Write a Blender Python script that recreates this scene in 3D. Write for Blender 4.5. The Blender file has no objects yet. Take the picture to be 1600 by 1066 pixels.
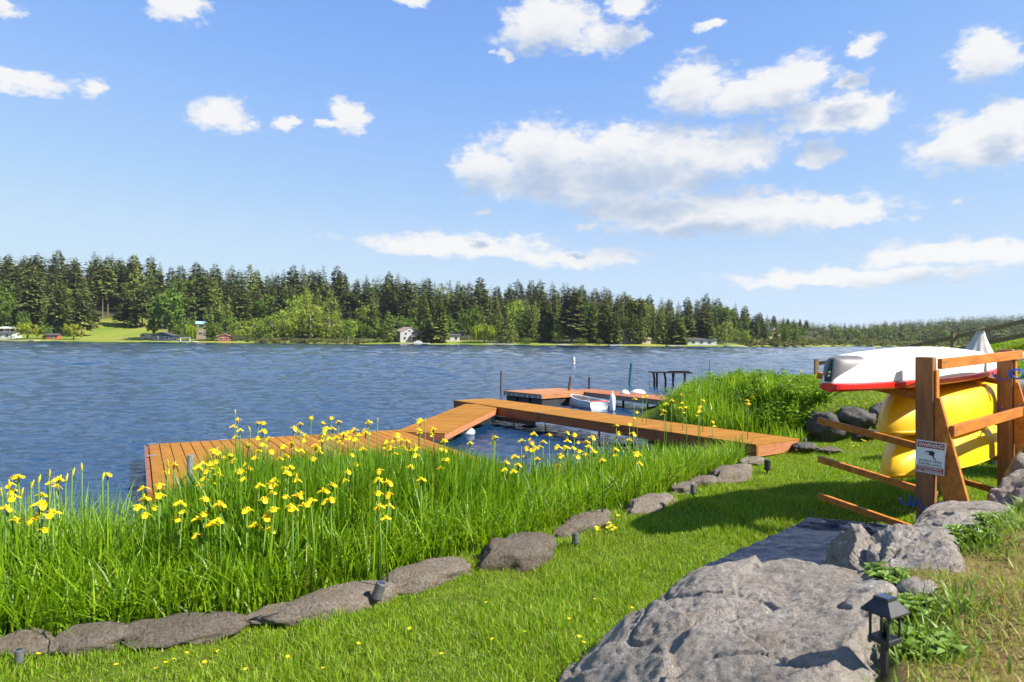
import bpy, bmesh, math, random
import numpy as np
from mathutils import Vector, Matrix, noise as mnoise

# ------------------------------------------------------------------ camera, sky, sun, exposure
random.seed(7)
RNG = np.random.default_rng(11)
scene = bpy.context.scene
C = scene.collection
FOC = 1067.0            # focal length in photograph pixels (1600 wide)
EYE = 2.1               # camera height above the lake
ROLL = math.atan(0.008)

cam_d = bpy.data.cameras.new('camera')
cam = bpy.data.objects.new('camera', cam_d)
C.objects.link(cam)
cr, sr = math.cos(ROLL), math.sin(ROLL)
cam.matrix_world = Matrix(((cr, -sr, 0, 0), (0, 0, -1, 0), (sr, cr, 0, EYE), (0, 0, 0, 1)))
cam_d.sensor_width = 36.0
cam_d.lens = 36.0 * FOC / 1600.0
cam_d.clip_start = 0.05
cam_d.clip_end = 8000
cam_d.dof.use_dof = True
cam_d.dof.focus_distance = 9.0
cam_d.dof.aperture_fstop = 4.5
scene.camera = cam

SUN_TO = Vector((0.93, -0.37, 0.0)).normalized()      # horizontal direction towards the sun
SUN_EL = math.radians(43)
SUN_STRENGTH = 4.3
SKY_STRENGTH = 0.15
EXPOSURE = 1.3
CLOUD_GAIN = 2.62

scene.view_settings.view_transform = 'Standard'
scene.view_settings.look = 'None'
scene.view_settings.gamma = 1.0
scene.view_settings.exposure = EXPOSURE
scene.view_settings.use_curve_mapping = False
scene.cycles.max_bounces = 5
scene.cycles.diffuse_bounces = 3
scene.cycles.use_adaptive_sampling = True
scene.cycles.adaptive_threshold = 0.02
scene.cycles.transparent_max_bounces = 8
scene.cycles.caustics_reflective = False
scene.cycles.caustics_refractive = False
scene.cycles.sample_clamp_indirect = 4.0

sun_d = bpy.data.lights.new('sun', 'SUN')
sun_d.energy = SUN_STRENGTH
sun_d.angle = math.radians(0.5)
sun_d.color = (1.0, 0.945, 0.86)
sun = bpy.data.objects.new('sun', sun_d)
C.objects.link(sun)
to_sun = Vector((SUN_TO.x * math.cos(SUN_EL), SUN_TO.y * math.cos(SUN_EL), math.sin(SUN_EL)))
sun.rotation_euler = to_sun.to_track_quat('Z', 'Y').to_euler()
sun.location = to_sun * 60


def ray(px, py):
    u = (px - 800.0) / FOC
    v = (py - 533.0) / FOC
    return (u * cr + v * sr, 1.0, u * sr - v * cr)


def G(px, py, z):
    """where the photograph's pixel meets the height z"""
    d = ray(px, py)
    t = (z - EYE) / d[2]
    return Vector((d[0] * t, t, z))


def D(px, py, dep):
    d = ray(px, py)
    return Vector((d[0] * dep, dep, EYE + d[2] * dep))


world = bpy.data.worlds.new('World')
scene.world = world
world.use_nodes = True


def build_world():
    nt = world.node_tree
    nt.nodes.clear()
    N, L = nt.nodes.new, nt.links.new

    def math_(op, a, b=None, c=None, clamp=False):
        n = N('ShaderNodeMath'); n.operation = op; n.use_clamp = clamp
        for i, v in enumerate((a, b, c)):
            if v is None: continue
            if isinstance(v, (int, float)): n.inputs[i].default_value = v
            else: L(v, n.inputs[i])
        return n.outputs[0]

    def vmath(op, a, b=None, c=None):
        n = N('ShaderNodeVectorMath'); n.operation = op
        for i, v in enumerate((a, b, c)):
            if v is None: continue
            if isinstance(v, tuple): n.inputs[i].default_value = v
            else: L(v, n.inputs[i])
        return n.outputs['Value'] if op == 'LENGTH' else n.outputs[0]

    out = N('ShaderNodeOutputWorld')
    bg = N('ShaderNodeBackground')
    bg.inputs['Strength'].default_value = SKY_STRENGTH
    sky = N('ShaderNodeTexSky')
    sky.sky_type = 'NISHITA'
    sky.sun_disc = False
    sky.sun_elevation = SUN_EL
    sky.sun_rotation = math.atan2(SUN_TO.x, SUN_TO.y)
    sky.altitude = 200
    sky.air_density = 1.0
    sky.dust_density = 0.0
    sky.ozone_density = 4.0
    tc = N('ShaderNodeTexCoord')
    dirv = tc.outputs['Generated']
    sep = N('ShaderNodeSeparateXYZ'); L(dirv, sep.inputs[0])
    az = math_('ARCTAN2', sep.outputs[0], sep.outputs[1])
    el = math_('ARCSINE', sep.outputs[2])
    comb = N('ShaderNodeCombineXYZ'); L(az, comb.inputs[0]); L(el, comb.inputs[1])
    p0 = comb.outputs[0]
    # ragged edges: bend the cloud field with two scales of noise
    def noise(scale, detail, rough, dim='3D', vec=None):
        n = N('ShaderNodeTexNoise'); n.noise_dimensions = dim
        n.inputs['Scale'].default_value = scale
        n.inputs['Detail'].default_value = detail
        n.inputs['Roughness'].default_value = rough
        L(vec, n.inputs['Vector'])
        return n
    stretch = vmath('MULTIPLY', p0, (1.0, 1.75, 1.0))
    n1 = noise(13.0, 4.0, 0.55, vec=stretch)
    n2 = noise(44.0, 6.0, 0.62, vec=stretch)
    w1 = vmath('MULTIPLY', vmath('SUBTRACT', n1.outputs['Color'], (0.5, 0.5, 0.5)), (0.085, 0.036, 0.0))
    w2 = vmath('MULTIPLY', vmath('SUBTRACT', n2.outputs['Color'], (0.5, 0.5, 0.5)), (0.036, 0.022, 0.0))
    p = vmath('ADD', vmath('ADD', p0, w1), w2)

    blobs = [  # photograph px: centre, half width, half height
        (760, 262, 50, 40), (850, 240, 85, 42), (990, 238, 140, 42), (1130, 240, 115, 32), (900, 284, 165, 34),
        (1030, 280, 115, 26), (1285, 240, 34, 20),
        (1150, 340, 225, 30), (1000, 326, 100, 22), (1290, 336, 95, 26), (1110, 318, 150, 20),
        (1080, 135, 62, 38), (1185, 148, 85, 36), (1300, 178, 95, 26), (1245, 122, 60, 28), (1340, 180, 60, 24),
        (1330, 128, 30, 12),
        (855, 38, 85, 36), (950, 60, 60, 20), (985, 8, 40, 18), (1105, 38, 24, 8),
        (1540, 82, 52, 36), (1525, 222, 115, 38), (1575, 180, 45, 26), (1352, 70, 28, 18),
        (1470, 396, 140, 20), (1330, 430, 220, 15), (1580, 396, 70, 20),
        (705, 382, 155, 18), (900, 402, 110, 13), (915, 350, 24, 5),
        (50, 130, 58, 16), (145, 140, 32, 15), (350, 182, 52, 24), (550, 184, 34, 26), (515, 198, 24, 8), (455, 190, 22, 13),
        (283, 10, 52, 24), (640, 3, 32, 11), (5, 8, 22, 16), (785, 85, 14, 10), (755, 332, 14, 6), (1500, 312, 14, 5),
        # the same fair-weather clouds go on round the rest of the sky
        (-260, 180, 150, 40), (-520, 60, 190, 60), (-700, 300, 240, 30), (1900, 120, 170, 60), (2200, 260, 260, 50),
        (2300, 20, 200, 70), (300, -300, 170, 70), (900, -380, 240, 90), (1500, -260, 190, 70), (-150, -350, 210, 80),
    ]

    def field(vec):
        cur = None
        for cx, cy, rx, ry in blobs:
            d = Vector(ray(cx, cy)).normalized()
            a0, e0 = math.atan2(d.x, d.y), math.asin(d.z)
            ca = max(0.25, math.cos(a0) ** 2)
            ix, iy = FOC / (rx * 1.22 * ca), FOC / (ry * 1.3 * max(0.3, math.cos(a0)))
            ln = vmath('LENGTH', vmath('MULTIPLY_ADD', vec, (ix, iy, 0.0), (-a0 * ix, -e0 * iy, 0.0)))
            cur = ln if cur is None else math_('SMOOTH_MIN', cur, ln, 0.13)
        return math_('SUBTRACT', 1.0, cur)

    # generic scattered clouds behind and above the camera
    pl = vmath('MULTIPLY', dirv, (1.0, 1.0, 2.2))
    n3 = noise(4.2, 7.0, 0.6, vec=pl)
    behind = N('ShaderNodeMapRange'); behind.inputs[1].default_value = 0.15; behind.inputs[2].default_value = -0.15
    L(sep.outputs[1], behind.inputs[0])
    gen = math_('MULTIPLY', math_('SUBTRACT', n3.outputs['Fac'], 0.56), 4.0)
    gen = math_('SUBTRACT', math_('MULTIPLY', math_('ADD', gen, 1.0), behind.outputs[0]), 1.0)

    f0 = math_('MAXIMUM', field(p), gen)
    fine = noise(95.0, 5.0, 0.6, vec=stretch)
    f0 = math_('ADD', f0, math_('MULTIPLY', math_('SUBTRACT', fine.outputs['Fac'], 0.5), 0.42))
    for vs_, amt in ((34.0, .36), (80.0, .24)):          # billows
        vo = N('ShaderNodeTexVoronoi'); vo.feature = 'SMOOTH_F1'; vo.inputs['Scale'].default_value = vs_; vo.inputs['Smoothness'].default_value = .35
        L(vmath('ADD', stretch, vmath('SCALE', w2)), vo.inputs['Vector'])
        f0 = math_('ADD', f0, math_('MULTIPLY', math_('SUBTRACT', .42, vo.outputs['Distance']), amt))
    ad = N('ShaderNodeMapRange'); ad.interpolation_type = 'SMOOTHSTEP'
    ad.inputs[1].default_value = -0.06; ad.inputs[2].default_value = 0.50
    L(f0, ad.inputs[0])
    # how much cloud lies between a point and the sun: shades the undersides
    up = vmath('ADD', p, (0.010, 0.040, 0.0))
    f1 = field(up)
    nsh = noise(30.0, 5.0, 0.6, vec=vmath('ADD', stretch, (0.02, 0.05, 0.3)))
    f1 = math_('ADD', f1, math_('MULTIPLY', math_('SUBTRACT', nsh.outputs['Fac'], 0.5), 0.9))
    sh = N('ShaderNodeMapRange'); sh.interpolation_type = 'SMOOTHSTEP'
    sh.inputs[1].default_value = -0.15; sh.inputs[2].default_value = 1.0
    L(f1, sh.inputs[0])
    colr = N('ShaderNodeMix'); colr.data_type = 'RGBA'
    colr.inputs[6].default_value = (1.0, 0.985, 0.97, 1)
    colr.inputs[7].default_value = (0.50, 0.61, 0.78, 1)
    L(sh.outputs[0], colr.inputs[0])
    gain = vmath('SCALE', colr.outputs[2])
    gn = gain.node; gn.inputs['Scale'].default_value = CLOUD_GAIN
    # thin veil towards the horizon
    mix = N('ShaderNodeMix'); mix.data_type = 'RGBA'
    L(math_('MULTIPLY', ad.outputs[0], 0.93), mix.inputs[0])
    # film-like shoulder: the physical sky is far brighter at the horizon than the photograph's
    sc = N('ShaderNodeSeparateColor'); L(sky.outputs[0], sc.inputs[0])
    cc = N('ShaderNodeCombineColor')
    K = 1.0 / (SKY_STRENGTH * 2 ** EXPOSURE)
    curves = ([(0, 0), (1.12, .25), (1.46, .33), (2.07, .43), (3.02, .55), (5.0, .62), (10, .70)],
              [(0, 0), (2.02, .465), (2.6, .55), (3.56, .65), (4.9, .745), (6.9, .80), (10, .84)],
              [(0, 0), (2.2, .66), (3.75, .93), (5.8, .965), (7.5, .955), (10, .95)])
    for ch, pts in enumerate(curves):
        fc = N('ShaderNodeFloatCurve')
        cm = fc.mapping.curves[0]
        while len(cm.points) < len(pts): cm.points.new(.5, .5)
        for q, (x, y) in zip(cm.points, pts): q.location = (x / 10, y)
        fc.mapping.update()
        L(math_('MULTIPLY', sc.outputs[ch], 0.1), fc.inputs['Value'])
        L(math_('MULTIPLY', fc.outputs[0], K), cc.inputs[ch])
    L(cc.outputs[0], mix.inputs[6]); L(gain, mix.inputs[7])
    L(mix.outputs[2], bg.inputs['Color'])
    L(bg.outputs[0], out.inputs['Surface'])


build_world()
world.cycles.sampling_method = 'MANUAL'
world.cycles.sample_map_resolution = 512

# ------------------------------------------------------------------ helpers: objects, tags


def tag(o, label=None, cat=None, group=None, kind=None):
    if label: o['label'] = label
    if cat: o['category'] = cat
    if group: o['group'] = group
    if kind: o['kind'] = kind
    return o


def link(o, parent=None):
    C.objects.link(o)
    if parent is not None: o.parent = parent
    return o


def empty(name, loc=(0, 0, 0), rz=0.0):
    o = bpy.data.objects.new(name, None)
    o.empty_display_size = 0.2
    o.location = loc
    o.rotation_euler = (0, 0, rz)
    return link(o)


def mesh_obj(name, me, mat, parent=None):
    o = bpy.data.objects.new(name, me)
    if mat is not None and not me.materials:
        for m in (mat if isinstance(mat, (list, tuple)) else [mat]): me.materials.append(m)
    return link(o, parent)


def copy_tree(o, parent=None):
    c = o.copy()
    C.objects.link(c)
    c.parent = parent
    for ch in o.children: copy_tree(ch, c)
    return c


class MB:
    """collects simple shapes; build() makes them ONE mesh object"""
    def __init__(s): s.v = []; s.f = []

    def add(s, vs, fs):
        o = len(s.v)
        s.v += [tuple(v) for v in vs]
        s.f += [tuple(i + o for i in f) for f in fs]
        return s

    def box(s, lo, hi, mtx=None):
        x0, y0, z0 = lo; x1, y1, z1 = hi
        vs = [Vector(c) for c in ((x0, y0, z0), (x1, y0, z0), (x1, y1, z0), (x0, y1, z0), (x0, y0, z1), (x1, y0, z1), (x1, y1, z1), (x0, y1, z1))]
        if mtx is not None: vs = [mtx @ v for v in vs]
        return s.add(vs, [(0, 3, 2, 1), (4, 5, 6, 7), (0, 1, 5, 4), (1, 2, 6, 5), (2, 3, 7, 6), (3, 0, 4, 7)])

    def bar(s, a, b, w, h, up=(0, 0, 1)):
        """a beam from a to b, w across, h along up"""
        a, b, up = Vector(a), Vector(b), Vector(up)
        t = (b - a).normalized()
        x = t.cross(up).normalized(); y = x.cross(t).normalized()
        vs = []
        for p in (a, b):
            for sx, sy in ((-1, -1), (1, -1), (1, 1), (-1, 1)): vs.append(p + x * (w / 2 * sx) + y * (h / 2 * sy))
        return s.add(vs, [(3, 2, 1, 0), (4, 5, 6, 7), (0, 1, 5, 4), (1, 2, 6, 5), (2, 3, 7, 6), (3, 0, 4, 7)])

    def tube(s, pts, rad, n=10, cap=True):
        pts = [Vector(p) for p in pts]
        rads = rad if isinstance(rad, (list, tuple)) else [rad] * len(pts)
        rings = []; vs = []; fs = []
        ref = None
        for i, p in enumerate(pts):
            t = (pts[min(i + 1, len(pts) - 1)] - pts[max(i - 1, 0)]).normalized()
            if ref is None:
                ref = Vector((1, 0, 0)) if abs(t.x) < 0.9 else Vector((0, 1, 0))
            x = (ref - t * ref.dot(t)).normalized(); y = t.cross(x); ref = x
            rings.append(len(vs))
            for k in range(n):
                a = 2 * math.pi * k / n
                vs.append(p + (x * math.cos(a) + y * math.sin(a)) * rads[i])
        for i in range(len(pts) - 1):
            for k in range(n):
                a, b = rings[i] + k, rings[i] + (k + 1) % n
                fs.append((a, b, b + n, a + n))
        if cap:
            fs.append(tuple(reversed(range(n))))
            fs.append(tuple(rings[-1] + k for k in range(n)))
        return s.add(vs, fs)

    def prism(s, poly, z0, z1):
        n = len(poly)
        vs = [(p[0], p[1], z0) for p in poly] + [(p[0], p[1], z1) for p in poly]
        fs = [tuple(reversed(range(n))), tuple(range(n, 2 * n))] + [(i, (i + 1) % n, n + (i + 1) % n, n + i) for i in range(n)]
        return s.add(vs, fs)

    def mesh(s, name, bevel=0.0, smooth=False):
        me = bpy.data.meshes.new(name)
        me.from_pydata(s.v, [], s.f)
        if bevel:
            bm = bmesh.new(); bm.from_mesh(me)
            bmesh.ops.bevel(bm, geom=bm.edges[:], offset=bevel, segments=1, affect='EDGES', profile=0.5)
            bm.to_mesh(me); bm.free()
        if smooth: me.shade_smooth()
        me.update()
        return me

    def build(s, name, mat, parent=None, bevel=0.0, smooth=False):
        return mesh_obj(name, s.mesh(name, bevel, smooth), mat, parent)


def np_mesh(name, verts, faces_list, smooth=False):
    """fast mesh from numpy arrays; faces_list: arrays of shape (n, k)"""
    me = bpy.data.meshes.new(name)
    verts = np.asarray(verts, dtype=np.float32)
    me.vertices.add(len(verts))
    me.vertices.foreach_set('co', verts.ravel())
    tot = sum(f.size for f in faces_list)
    npoly = sum(len(f) for f in faces_list)
    me.loops.add(tot)
    me.polygons.add(npoly)
    me.loops.foreach_set('vertex_index', np.concatenate([f.ravel() for f in faces_list]).astype(np.int32))
    starts = []; o = 0
    for f in faces_list:
        starts.append(o + np.arange(len(f)) * f.shape[1]); o += f.size
    me.polygons.foreach_set('loop_start', np.concatenate(starts).astype(np.int32))
    me.update(calc_edges=True)
    if smooth: me.shade_smooth()
    return me


# ------------------------------------------------------------------ materials

def new_mat(name):
    m = bpy.data.materials.new(name); m.use_nodes = True
    nt = m.node_tree
    return m, nt, nt.nodes['Principled BSDF']


def ramp_node(nt, stops, src):
    r = nt.nodes.new('ShaderNodeValToRGB')
    el = r.color_ramp.elements
    while len(el) < len(stops): el.new(0.5)
    for e, (p, c) in zip(el, stops):
        e.position = p; e.color = (c[0], c[1], c[2], 1)
    nt.links.new(src, r.inputs[0])
    return r.outputs[0]


def noise_node(nt, scale, detail=4, rough=0.55, vec=None, dist=0.0):
    n = nt.nodes.new('ShaderNodeTexNoise')
    n.inputs['Scale'].default_value = scale; n.inputs['Detail'].default_value = detail
    n.inputs['Roughness'].default_value = rough; n.inputs['Distortion'].default_value = dist
    if vec is not None: nt.links.new(vec, n.inputs['Vector'])
    return n


def coords(nt, kind='Object', scale=(1, 1, 1), rot=(0, 0, 0)):
    t = nt.nodes.new('ShaderNodeTexCoord')
    m = nt.nodes.new('ShaderNodeMapping')
    m.inputs['Scale'].default_value = scale; m.inputs['Rotation'].default_value = rot
    nt.links.new(t.outputs[kind], m.inputs['Vector'])
    return m.outputs[0]


def position(nt, scale=(1, 1, 1)):
    t = nt.nodes.new('ShaderNodeNewGeometry')
    m = nt.nodes.new('ShaderNodeMapping'); m.inputs['Scale'].default_value = scale
    nt.links.new(t.outputs['Position'], m.inputs['Vector'])
    return m.outputs[0]


def bump(nt, bsdf, height, strength, dist):
    b = nt.nodes.new('ShaderNodeBump')
    b.inputs['Strength'].default_value = strength; b.inputs['Distance'].default_value = dist
    nt.links.new(height, b.inputs['Height']); nt.links.new(b.outputs[0], bsdf.inputs['Normal'])
    return b


def mixc(nt, a, b, fac, mode='MIX'):
    m = nt.nodes.new('ShaderNodeMix'); m.data_type = 'RGBA'; m.blend_type = mode
    for i, v in ((0, fac), (6, a), (7, b)):
        if isinstance(v, (int, float)): m.inputs[i].default_value = v
        elif isinstance(v, tuple): m.inputs[i].default_value = (v[0], v[1], v[2], 1)
        else: nt.links.new(v, m.inputs[i])
    return m.outputs[2]


def simple(name, col, rough=0.5, var=0.12, scale=9.0, metal=0.0, bmp=0.0, bscale=60.0, kind='Object', spec=None):
    m, nt, b = new_mat(name)
    v = coords(nt, kind)
    n = noise_node(nt, scale, 5, 0.6, v)
    lo = tuple(c * (1 - var * 1.6) for c in col); hi = tuple(min(1, c * (1 + var)) for c in col)
    nt.links.new(ramp_node(nt, [(0.3, lo), (0.7, hi)], n.outputs['Fac']), b.inputs['Base Color'])
    b.inputs['Roughness'].default_value = rough; b.inputs['Metallic'].default_value = metal
    if spec is not None: b.inputs['Specular IOR Level'].default_value = spec
    if bmp:
        n2 = noise_node(nt, bscale, 4, 0.6, v)
        bump(nt, b, n2.outputs['Fac'], bmp, 0.01)
    return m


def leaf_mat(name, stops, rough=0.45, trans=0.35, tint=(1.25, 1.2, 0.4), objvar=0.0, patch=None, spec=0.4):
    """foliage: colour differs leaf by leaf, light passes through"""
    m, nt, b = new_mat(name)
    g = nt.nodes.new('ShaderNodeNewGeometry')
    c = ramp_node(nt, stops, g.outputs['Random Per Island'])
    if patch:
        n = noise_node(nt, patch[0], 3, 0.5, position(nt))
        c = mixc(nt, c, patch[1], ramp_node(nt, [(0.42, (0, 0, 0)), (0.68, (patch[2],) * 3)], n.outputs['Fac']))
    if objvar:
        oi = nt.nodes.new('ShaderNodeObjectInfo')
        hs = nt.nodes.new('ShaderNodeHueSaturation')
        mr = nt.nodes.new('ShaderNodeMapRange'); mr.inputs[3].default_value = 1 - objvar; mr.inputs[4].default_value = 1 + objvar
        nt.links.new(oi.outputs['Random'], mr.inputs[0]); nt.links.new(mr.outputs[0], hs.inputs['Value'])
        mh = nt.nodes.new('ShaderNodeMapRange'); mh.inputs[3].default_value = 0.485; mh.inputs[4].default_value = 0.512
        fr = nt.nodes.new('ShaderNodeMath'); fr.operation = 'FRACT'
        ml = nt.nodes.new('ShaderNodeMath'); ml.operation = 'MULTIPLY'; ml.inputs[1].default_value = 7.13
        nt.links.new(oi.outputs['Random'], ml.inputs[0]); nt.links.new(ml.outputs[0], fr.inputs[0]); nt.links.new(fr.outputs[0], mh.inputs[0])
        nt.links.new(mh.outputs[0], hs.inputs['Hue'])
        nt.links.new(c, hs.inputs['Color']); c = hs.outputs[0]
    nt.links.new(c, b.inputs['Base Color'])
    b.inputs['Roughness'].default_value = rough
    b.inputs['Specular IOR Level'].default_value = spec
    t = nt.nodes.new('ShaderNodeBsdfTranslucent')
    nt.links.new(mixc(nt, c, tint, 1.0, 'MULTIPLY'), t.inputs['Color'])
    ms = nt.nodes.new('ShaderNodeMixShader'); ms.inputs[0].default_value = trans
    out = nt.nodes['Material Output']
    nt.links.new(b.outputs[0], ms.inputs[1]); nt.links.new(t.outputs[0], ms.inputs[2]); nt.links.new(ms.outputs[0], out.inputs['Surface'])
    return m


def wood_mat(name, col, dark, rough=0.55, grain=(1, 1, 1), scale=6.0, objvar=0.1):
    m, nt, b = new_mat(name)
    v = coords(nt, 'Object', grain)
    n = noise_node(nt, scale, 6, 0.65, v, 0.4)
    c = ramp_node(nt, [(0.28, dark), (0.62, col)], n.outputs['Fac'])
    oi = nt.nodes.new('ShaderNodeObjectInfo')
    hs = nt.nodes.new('ShaderNodeHueSaturation')
    mr = nt.nodes.new('ShaderNodeMapRange'); mr.inputs[3].default_value = 1 - objvar; mr.inputs[4].default_value = 1 + objvar
    nt.links.new(oi.outputs['Random'], mr.inputs[0]); nt.links.new(mr.outputs[0], hs.inputs['Value']); nt.links.new(c, hs.inputs['Color'])
    # dirt and scuffs with a shape of their own
    n2 = noise_node(nt, 2.3, 6, 0.7, position(nt))
    c2 = mixc(nt, hs.outputs[0], tuple(d * 0.7 for d in dark), ramp_node(nt, [(0.52, (0, 0, 0)), (0.72, (0.55,) * 3)], n2.outputs['Fac']))
    nt.links.new(c2, b.inputs['Base Color'])
    b.inputs['Specular IOR Level'].default_value = 0.25
    b.inputs['Roughness'].default_value = rough
    bump(nt, b, n.outputs['Fac'], 0.25, 0.004)
    return m


def rock_mat(name, base, light, dark, lichen=0.5, brown=(0.17, 0.11, 0.06), brownamt=0.35, sc=1.0):
    m, nt, b = new_mat(name)
    v = coords(nt, 'Object')
    n1 = noise_node(nt, 2.6 * sc, 8, 0.68, v, 0.3)
    n2 = noise_node(nt, 26 * sc, 8, 0.72, v)
    n3 = noise_node(nt, 5.5 * sc, 6, 0.7, v, 0.8)
    c = ramp_node(nt, [(0.3, dark), (0.52, base), (0.72, light)], n1.outputs['Fac'])
    c = mixc(nt, c, ramp_node(nt, [(0.36, tuple(d * 0.6 for d in dark)), (0.48, base), (0.62, light)], n2.outputs['Fac']), 0.6)
    c = mixc(nt, c, (0.56, 0.54, 0.50), ramp_node(nt, [(0.60, (0, 0, 0)), (0.70, (lichen,) * 3)], n3.outputs['Fac']))
    n4 = noise_node(nt, 3.4 * sc, 5, 0.6, coords(nt, 'Object', (1, 1, 1), (1, 2, 0)))
    c = mixc(nt, c, brown, ramp_node(nt, [(0.5, (0, 0, 0)), (0.7, (brownamt,) * 3)], n4.outputs['Fac']))
    n6 = noise_node(nt, 11 * sc, 7, 0.75, v, 0.4)
    c = mixc(nt, c, (0.62, 0.60, 0.55), ramp_node(nt, [(0.615, (0, 0, 0)), (0.66, (lichen * .8,) * 3)], n6.outputs['Fac']))
    n7 = noise_node(nt, 48 * sc, 4, 0.7, v)
    c = mixc(nt, c, tuple(q * .35 for q in dark), ramp_node(nt, [(0.30, (.8,) * 3), (0.37, (0, 0, 0))], n7.outputs['Fac']))
    oi = nt.nodes.new('ShaderNodeObjectInfo'); hs = nt.nodes.new('ShaderNodeHueSaturation')
    mr = nt.nodes.new('ShaderNodeMapRange'); mr.inputs[3].default_value = 0.78; mr.inputs[4].default_value = 1.22
    nt.links.new(oi.outputs['Random'], mr.inputs[0]); nt.links.new(mr.outputs[0], hs.inputs['Value']); nt.links.new(c, hs.inputs['Color'])
    if sc > 1: c = hs.outputs[0]
    nt.links.new(c, b.inputs['Base Color'])
    b.inputs['Roughness'].default_value = 0.9
    b.inputs['Specular IOR Level'].default_value = 0.25
    add = nt.nodes.new('ShaderNodeMath'); add.operation = 'MULTIPLY_ADD'; add.inputs[1].default_value = 0.6
    n5 = noise_node(nt, 70 * sc, 5, 0.7, v)
    nt.links.new(n5.outputs['Fac'], add.inputs[0]); nt.links.new(n2.outputs['Fac'], add.inputs[2])
    bump(nt, b, add.outputs[0], 1.0, 0.035)
    return m

M = {}
M['deck'] = wood_mat('deck board', (0.345, 0.150, 0.016), (0.25, 0.100, 0.011), 0.8, (1, 1, 1), 5.0, 0.12)
M['deck_rim'] = wood_mat('deck rim board', (0.33, 0.105, 0.035), (0.21, 0.065, 0.025), 0.55, (1, 1, 1), 5.0, 0.08)
M['deck_end'] = wood_mat('deck end board', (0.46, 0.19, 0.085), (0.30, 0.12, 0.055), 0.6, (1, 1, 6), 5.0, 0.08)
M['old_deck'] = wood_mat('old deck board', (0.42, 0.19, 0.075), (0.30, 0.12, 0.05), 0.65, (1, 1, 1), 5.0, 0.12)
M['red_deck'] = wood_mat('red deck board', (0.36, 0.13, 0.055), (0.25, 0.085, 0.04), 0.65, (1, 1, 1), 5.0, 0.12)
M['rack'] = wood_mat('stained rack timber', (0.53, 0.19, 0.030), (0.27, 0.085, 0.018), 0.5, (1, 6, 6), 3.0, 0.06)
M['post'] = wood_mat('brown stained post', (0.30, 0.135, 0.055), (0.15, 0.065, 0.03), 0.6, (6, 6, 0.6), 3.0, 0.06)
M['fence'] = wood_mat('weathered fence timber', (0.26, 0.19, 0.09), (0.15, 0.11, 0.06), 0.8, (1, 5, 5), 4.0, 0.1)
M['grey_wood'] = wood_mat('grey weathered wood', (0.22, 0.20, 0.17), (0.11, 0.10, 0.09), 0.85, (1, 5, 5), 4.0, 0.1)
M['dark_wood'] = wood_mat('dark wet wood', (0.06, 0.045, 0.035), (0.03, 0.022, 0.018), 0.7, (1, 5, 5), 4.0, 0.1)
M['galv'] = simple('galvanised pipe', (0.36, 0.37, 0.37), 0.45, 0.2, 14, 0.6)
M['white'] = simple('white plastic', (0.78, 0.78, 0.77), 0.4, 0.05)
M['hull_white'] = simple('white hull', (0.80, 0.80, 0.79), 0.28, 0.03, 3.0)
M['hull_red'] = simple('red hull band', (0.62, 0.018, 0.014), 0.3, 0.12, 6.0)
M['hull_grey'] = simple('grey stem guard', (0.13, 0.12, 0.115), 0.5, 0.15)
M['hull_black'] = simple('black stem plate', (0.016, 0.02, 0.02), 0.45, 0.2)
M['kayak'] = simple('yellow kayak plastic', (0.84, 0.52, 0.004), 0.36, 0.05, 2.5, 0, 0.05, 30)
def scuffed(name, col, dirt, rough):
    """moulded plastic with scratches along the hull and dusty patches"""
    m, nt, bs = new_mat(name)
    v = coords(nt, 'Object', (1.2, 22, 22)); w = coords(nt, 'Object')
    n1 = noise_node(nt, 3.0, 6, .7, v, .3); n2 = noise_node(nt, 3.2, 6, .65, w, .5); n3 = noise_node(nt, 40, 3, .6, w)
    c = mixc(nt, col, tuple(min(1, q * .82 + .05) for q in col), ramp_node(nt, [(.56, (0, 0, 0)), (.64, (.65,) * 3)], n1.outputs['Fac']))
    c = mixc(nt, c, dirt, ramp_node(nt, [(.50, (0, 0, 0)), (.78, (.42,) * 3)], n2.outputs['Fac']))
    c = mixc(nt, c, tuple(q * .5 for q in dirt), ramp_node(nt, [(.70, (0, 0, 0)), (.76, (.5,) * 3)], n3.outputs['Fac']))
    nt.links.new(c, bs.inputs['Base Color'])
    nt.links.new(ramp_node(nt, [(.35, (rough,) * 3), (.7, (rough + .22,) * 3)], n2.outputs['Fac']), bs.inputs['Roughness'])
    bump(nt, bs, n1.outputs['Fac'], .08, .006)
    return m


M['hull_white'] = scuffed('white hull', (0.78, 0.78, 0.76), (0.46, 0.44, 0.38), .28)
M['kayak'] = scuffed('yellow kayak plastic', (0.82, 0.50, 0.004), (0.50, 0.33, 0.06), .34)
M['steel'] = simple('bright bolt', (0.62, 0.62, 0.6), 0.3, 0.1, 9, 0.9)
M['blue_cord'] = simple('blue cord', (0.012, 0.10, 0.55), 0.45, 0.2, 60)
M['black'] = simple('black plastic', (0.022, 0.022, 0.025), 0.5, 0.25, 20)
M['dark_grey'] = simple('weathered dark grey plastic', (0.10, 0.10, 0.10), 0.6, 0.3, 30)
M['panel'] = simple('solar panel', (0.02, 0.035, 0.07), 0.15, 0.2, 40)
M['float'] = simple('black dock float', (0.03, 0.03, 0.032), 0.6, 0.3, 8)
M['metal_rim'] = simple('dock edge metal', (0.24, 0.23, 0.22), 0.5, 0.25, 8, 0.5)
M['rust'] = simple('rusty pipe', (0.14, 0.065, 0.035), 0.8, 0.35, 12)
M['teal'] = simple('teal painted pipe', (0.02, 0.12, 0.15), 0.5, 0.2)
M['boat_in'] = simple('boat inside', (0.42, 0.38, 0.34), 0.6, 0.2, 5)
M['boat_out'] = simple('dinghy shell', (0.62, 0.63, 0.62), 0.4, 0.1, 5)
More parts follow.
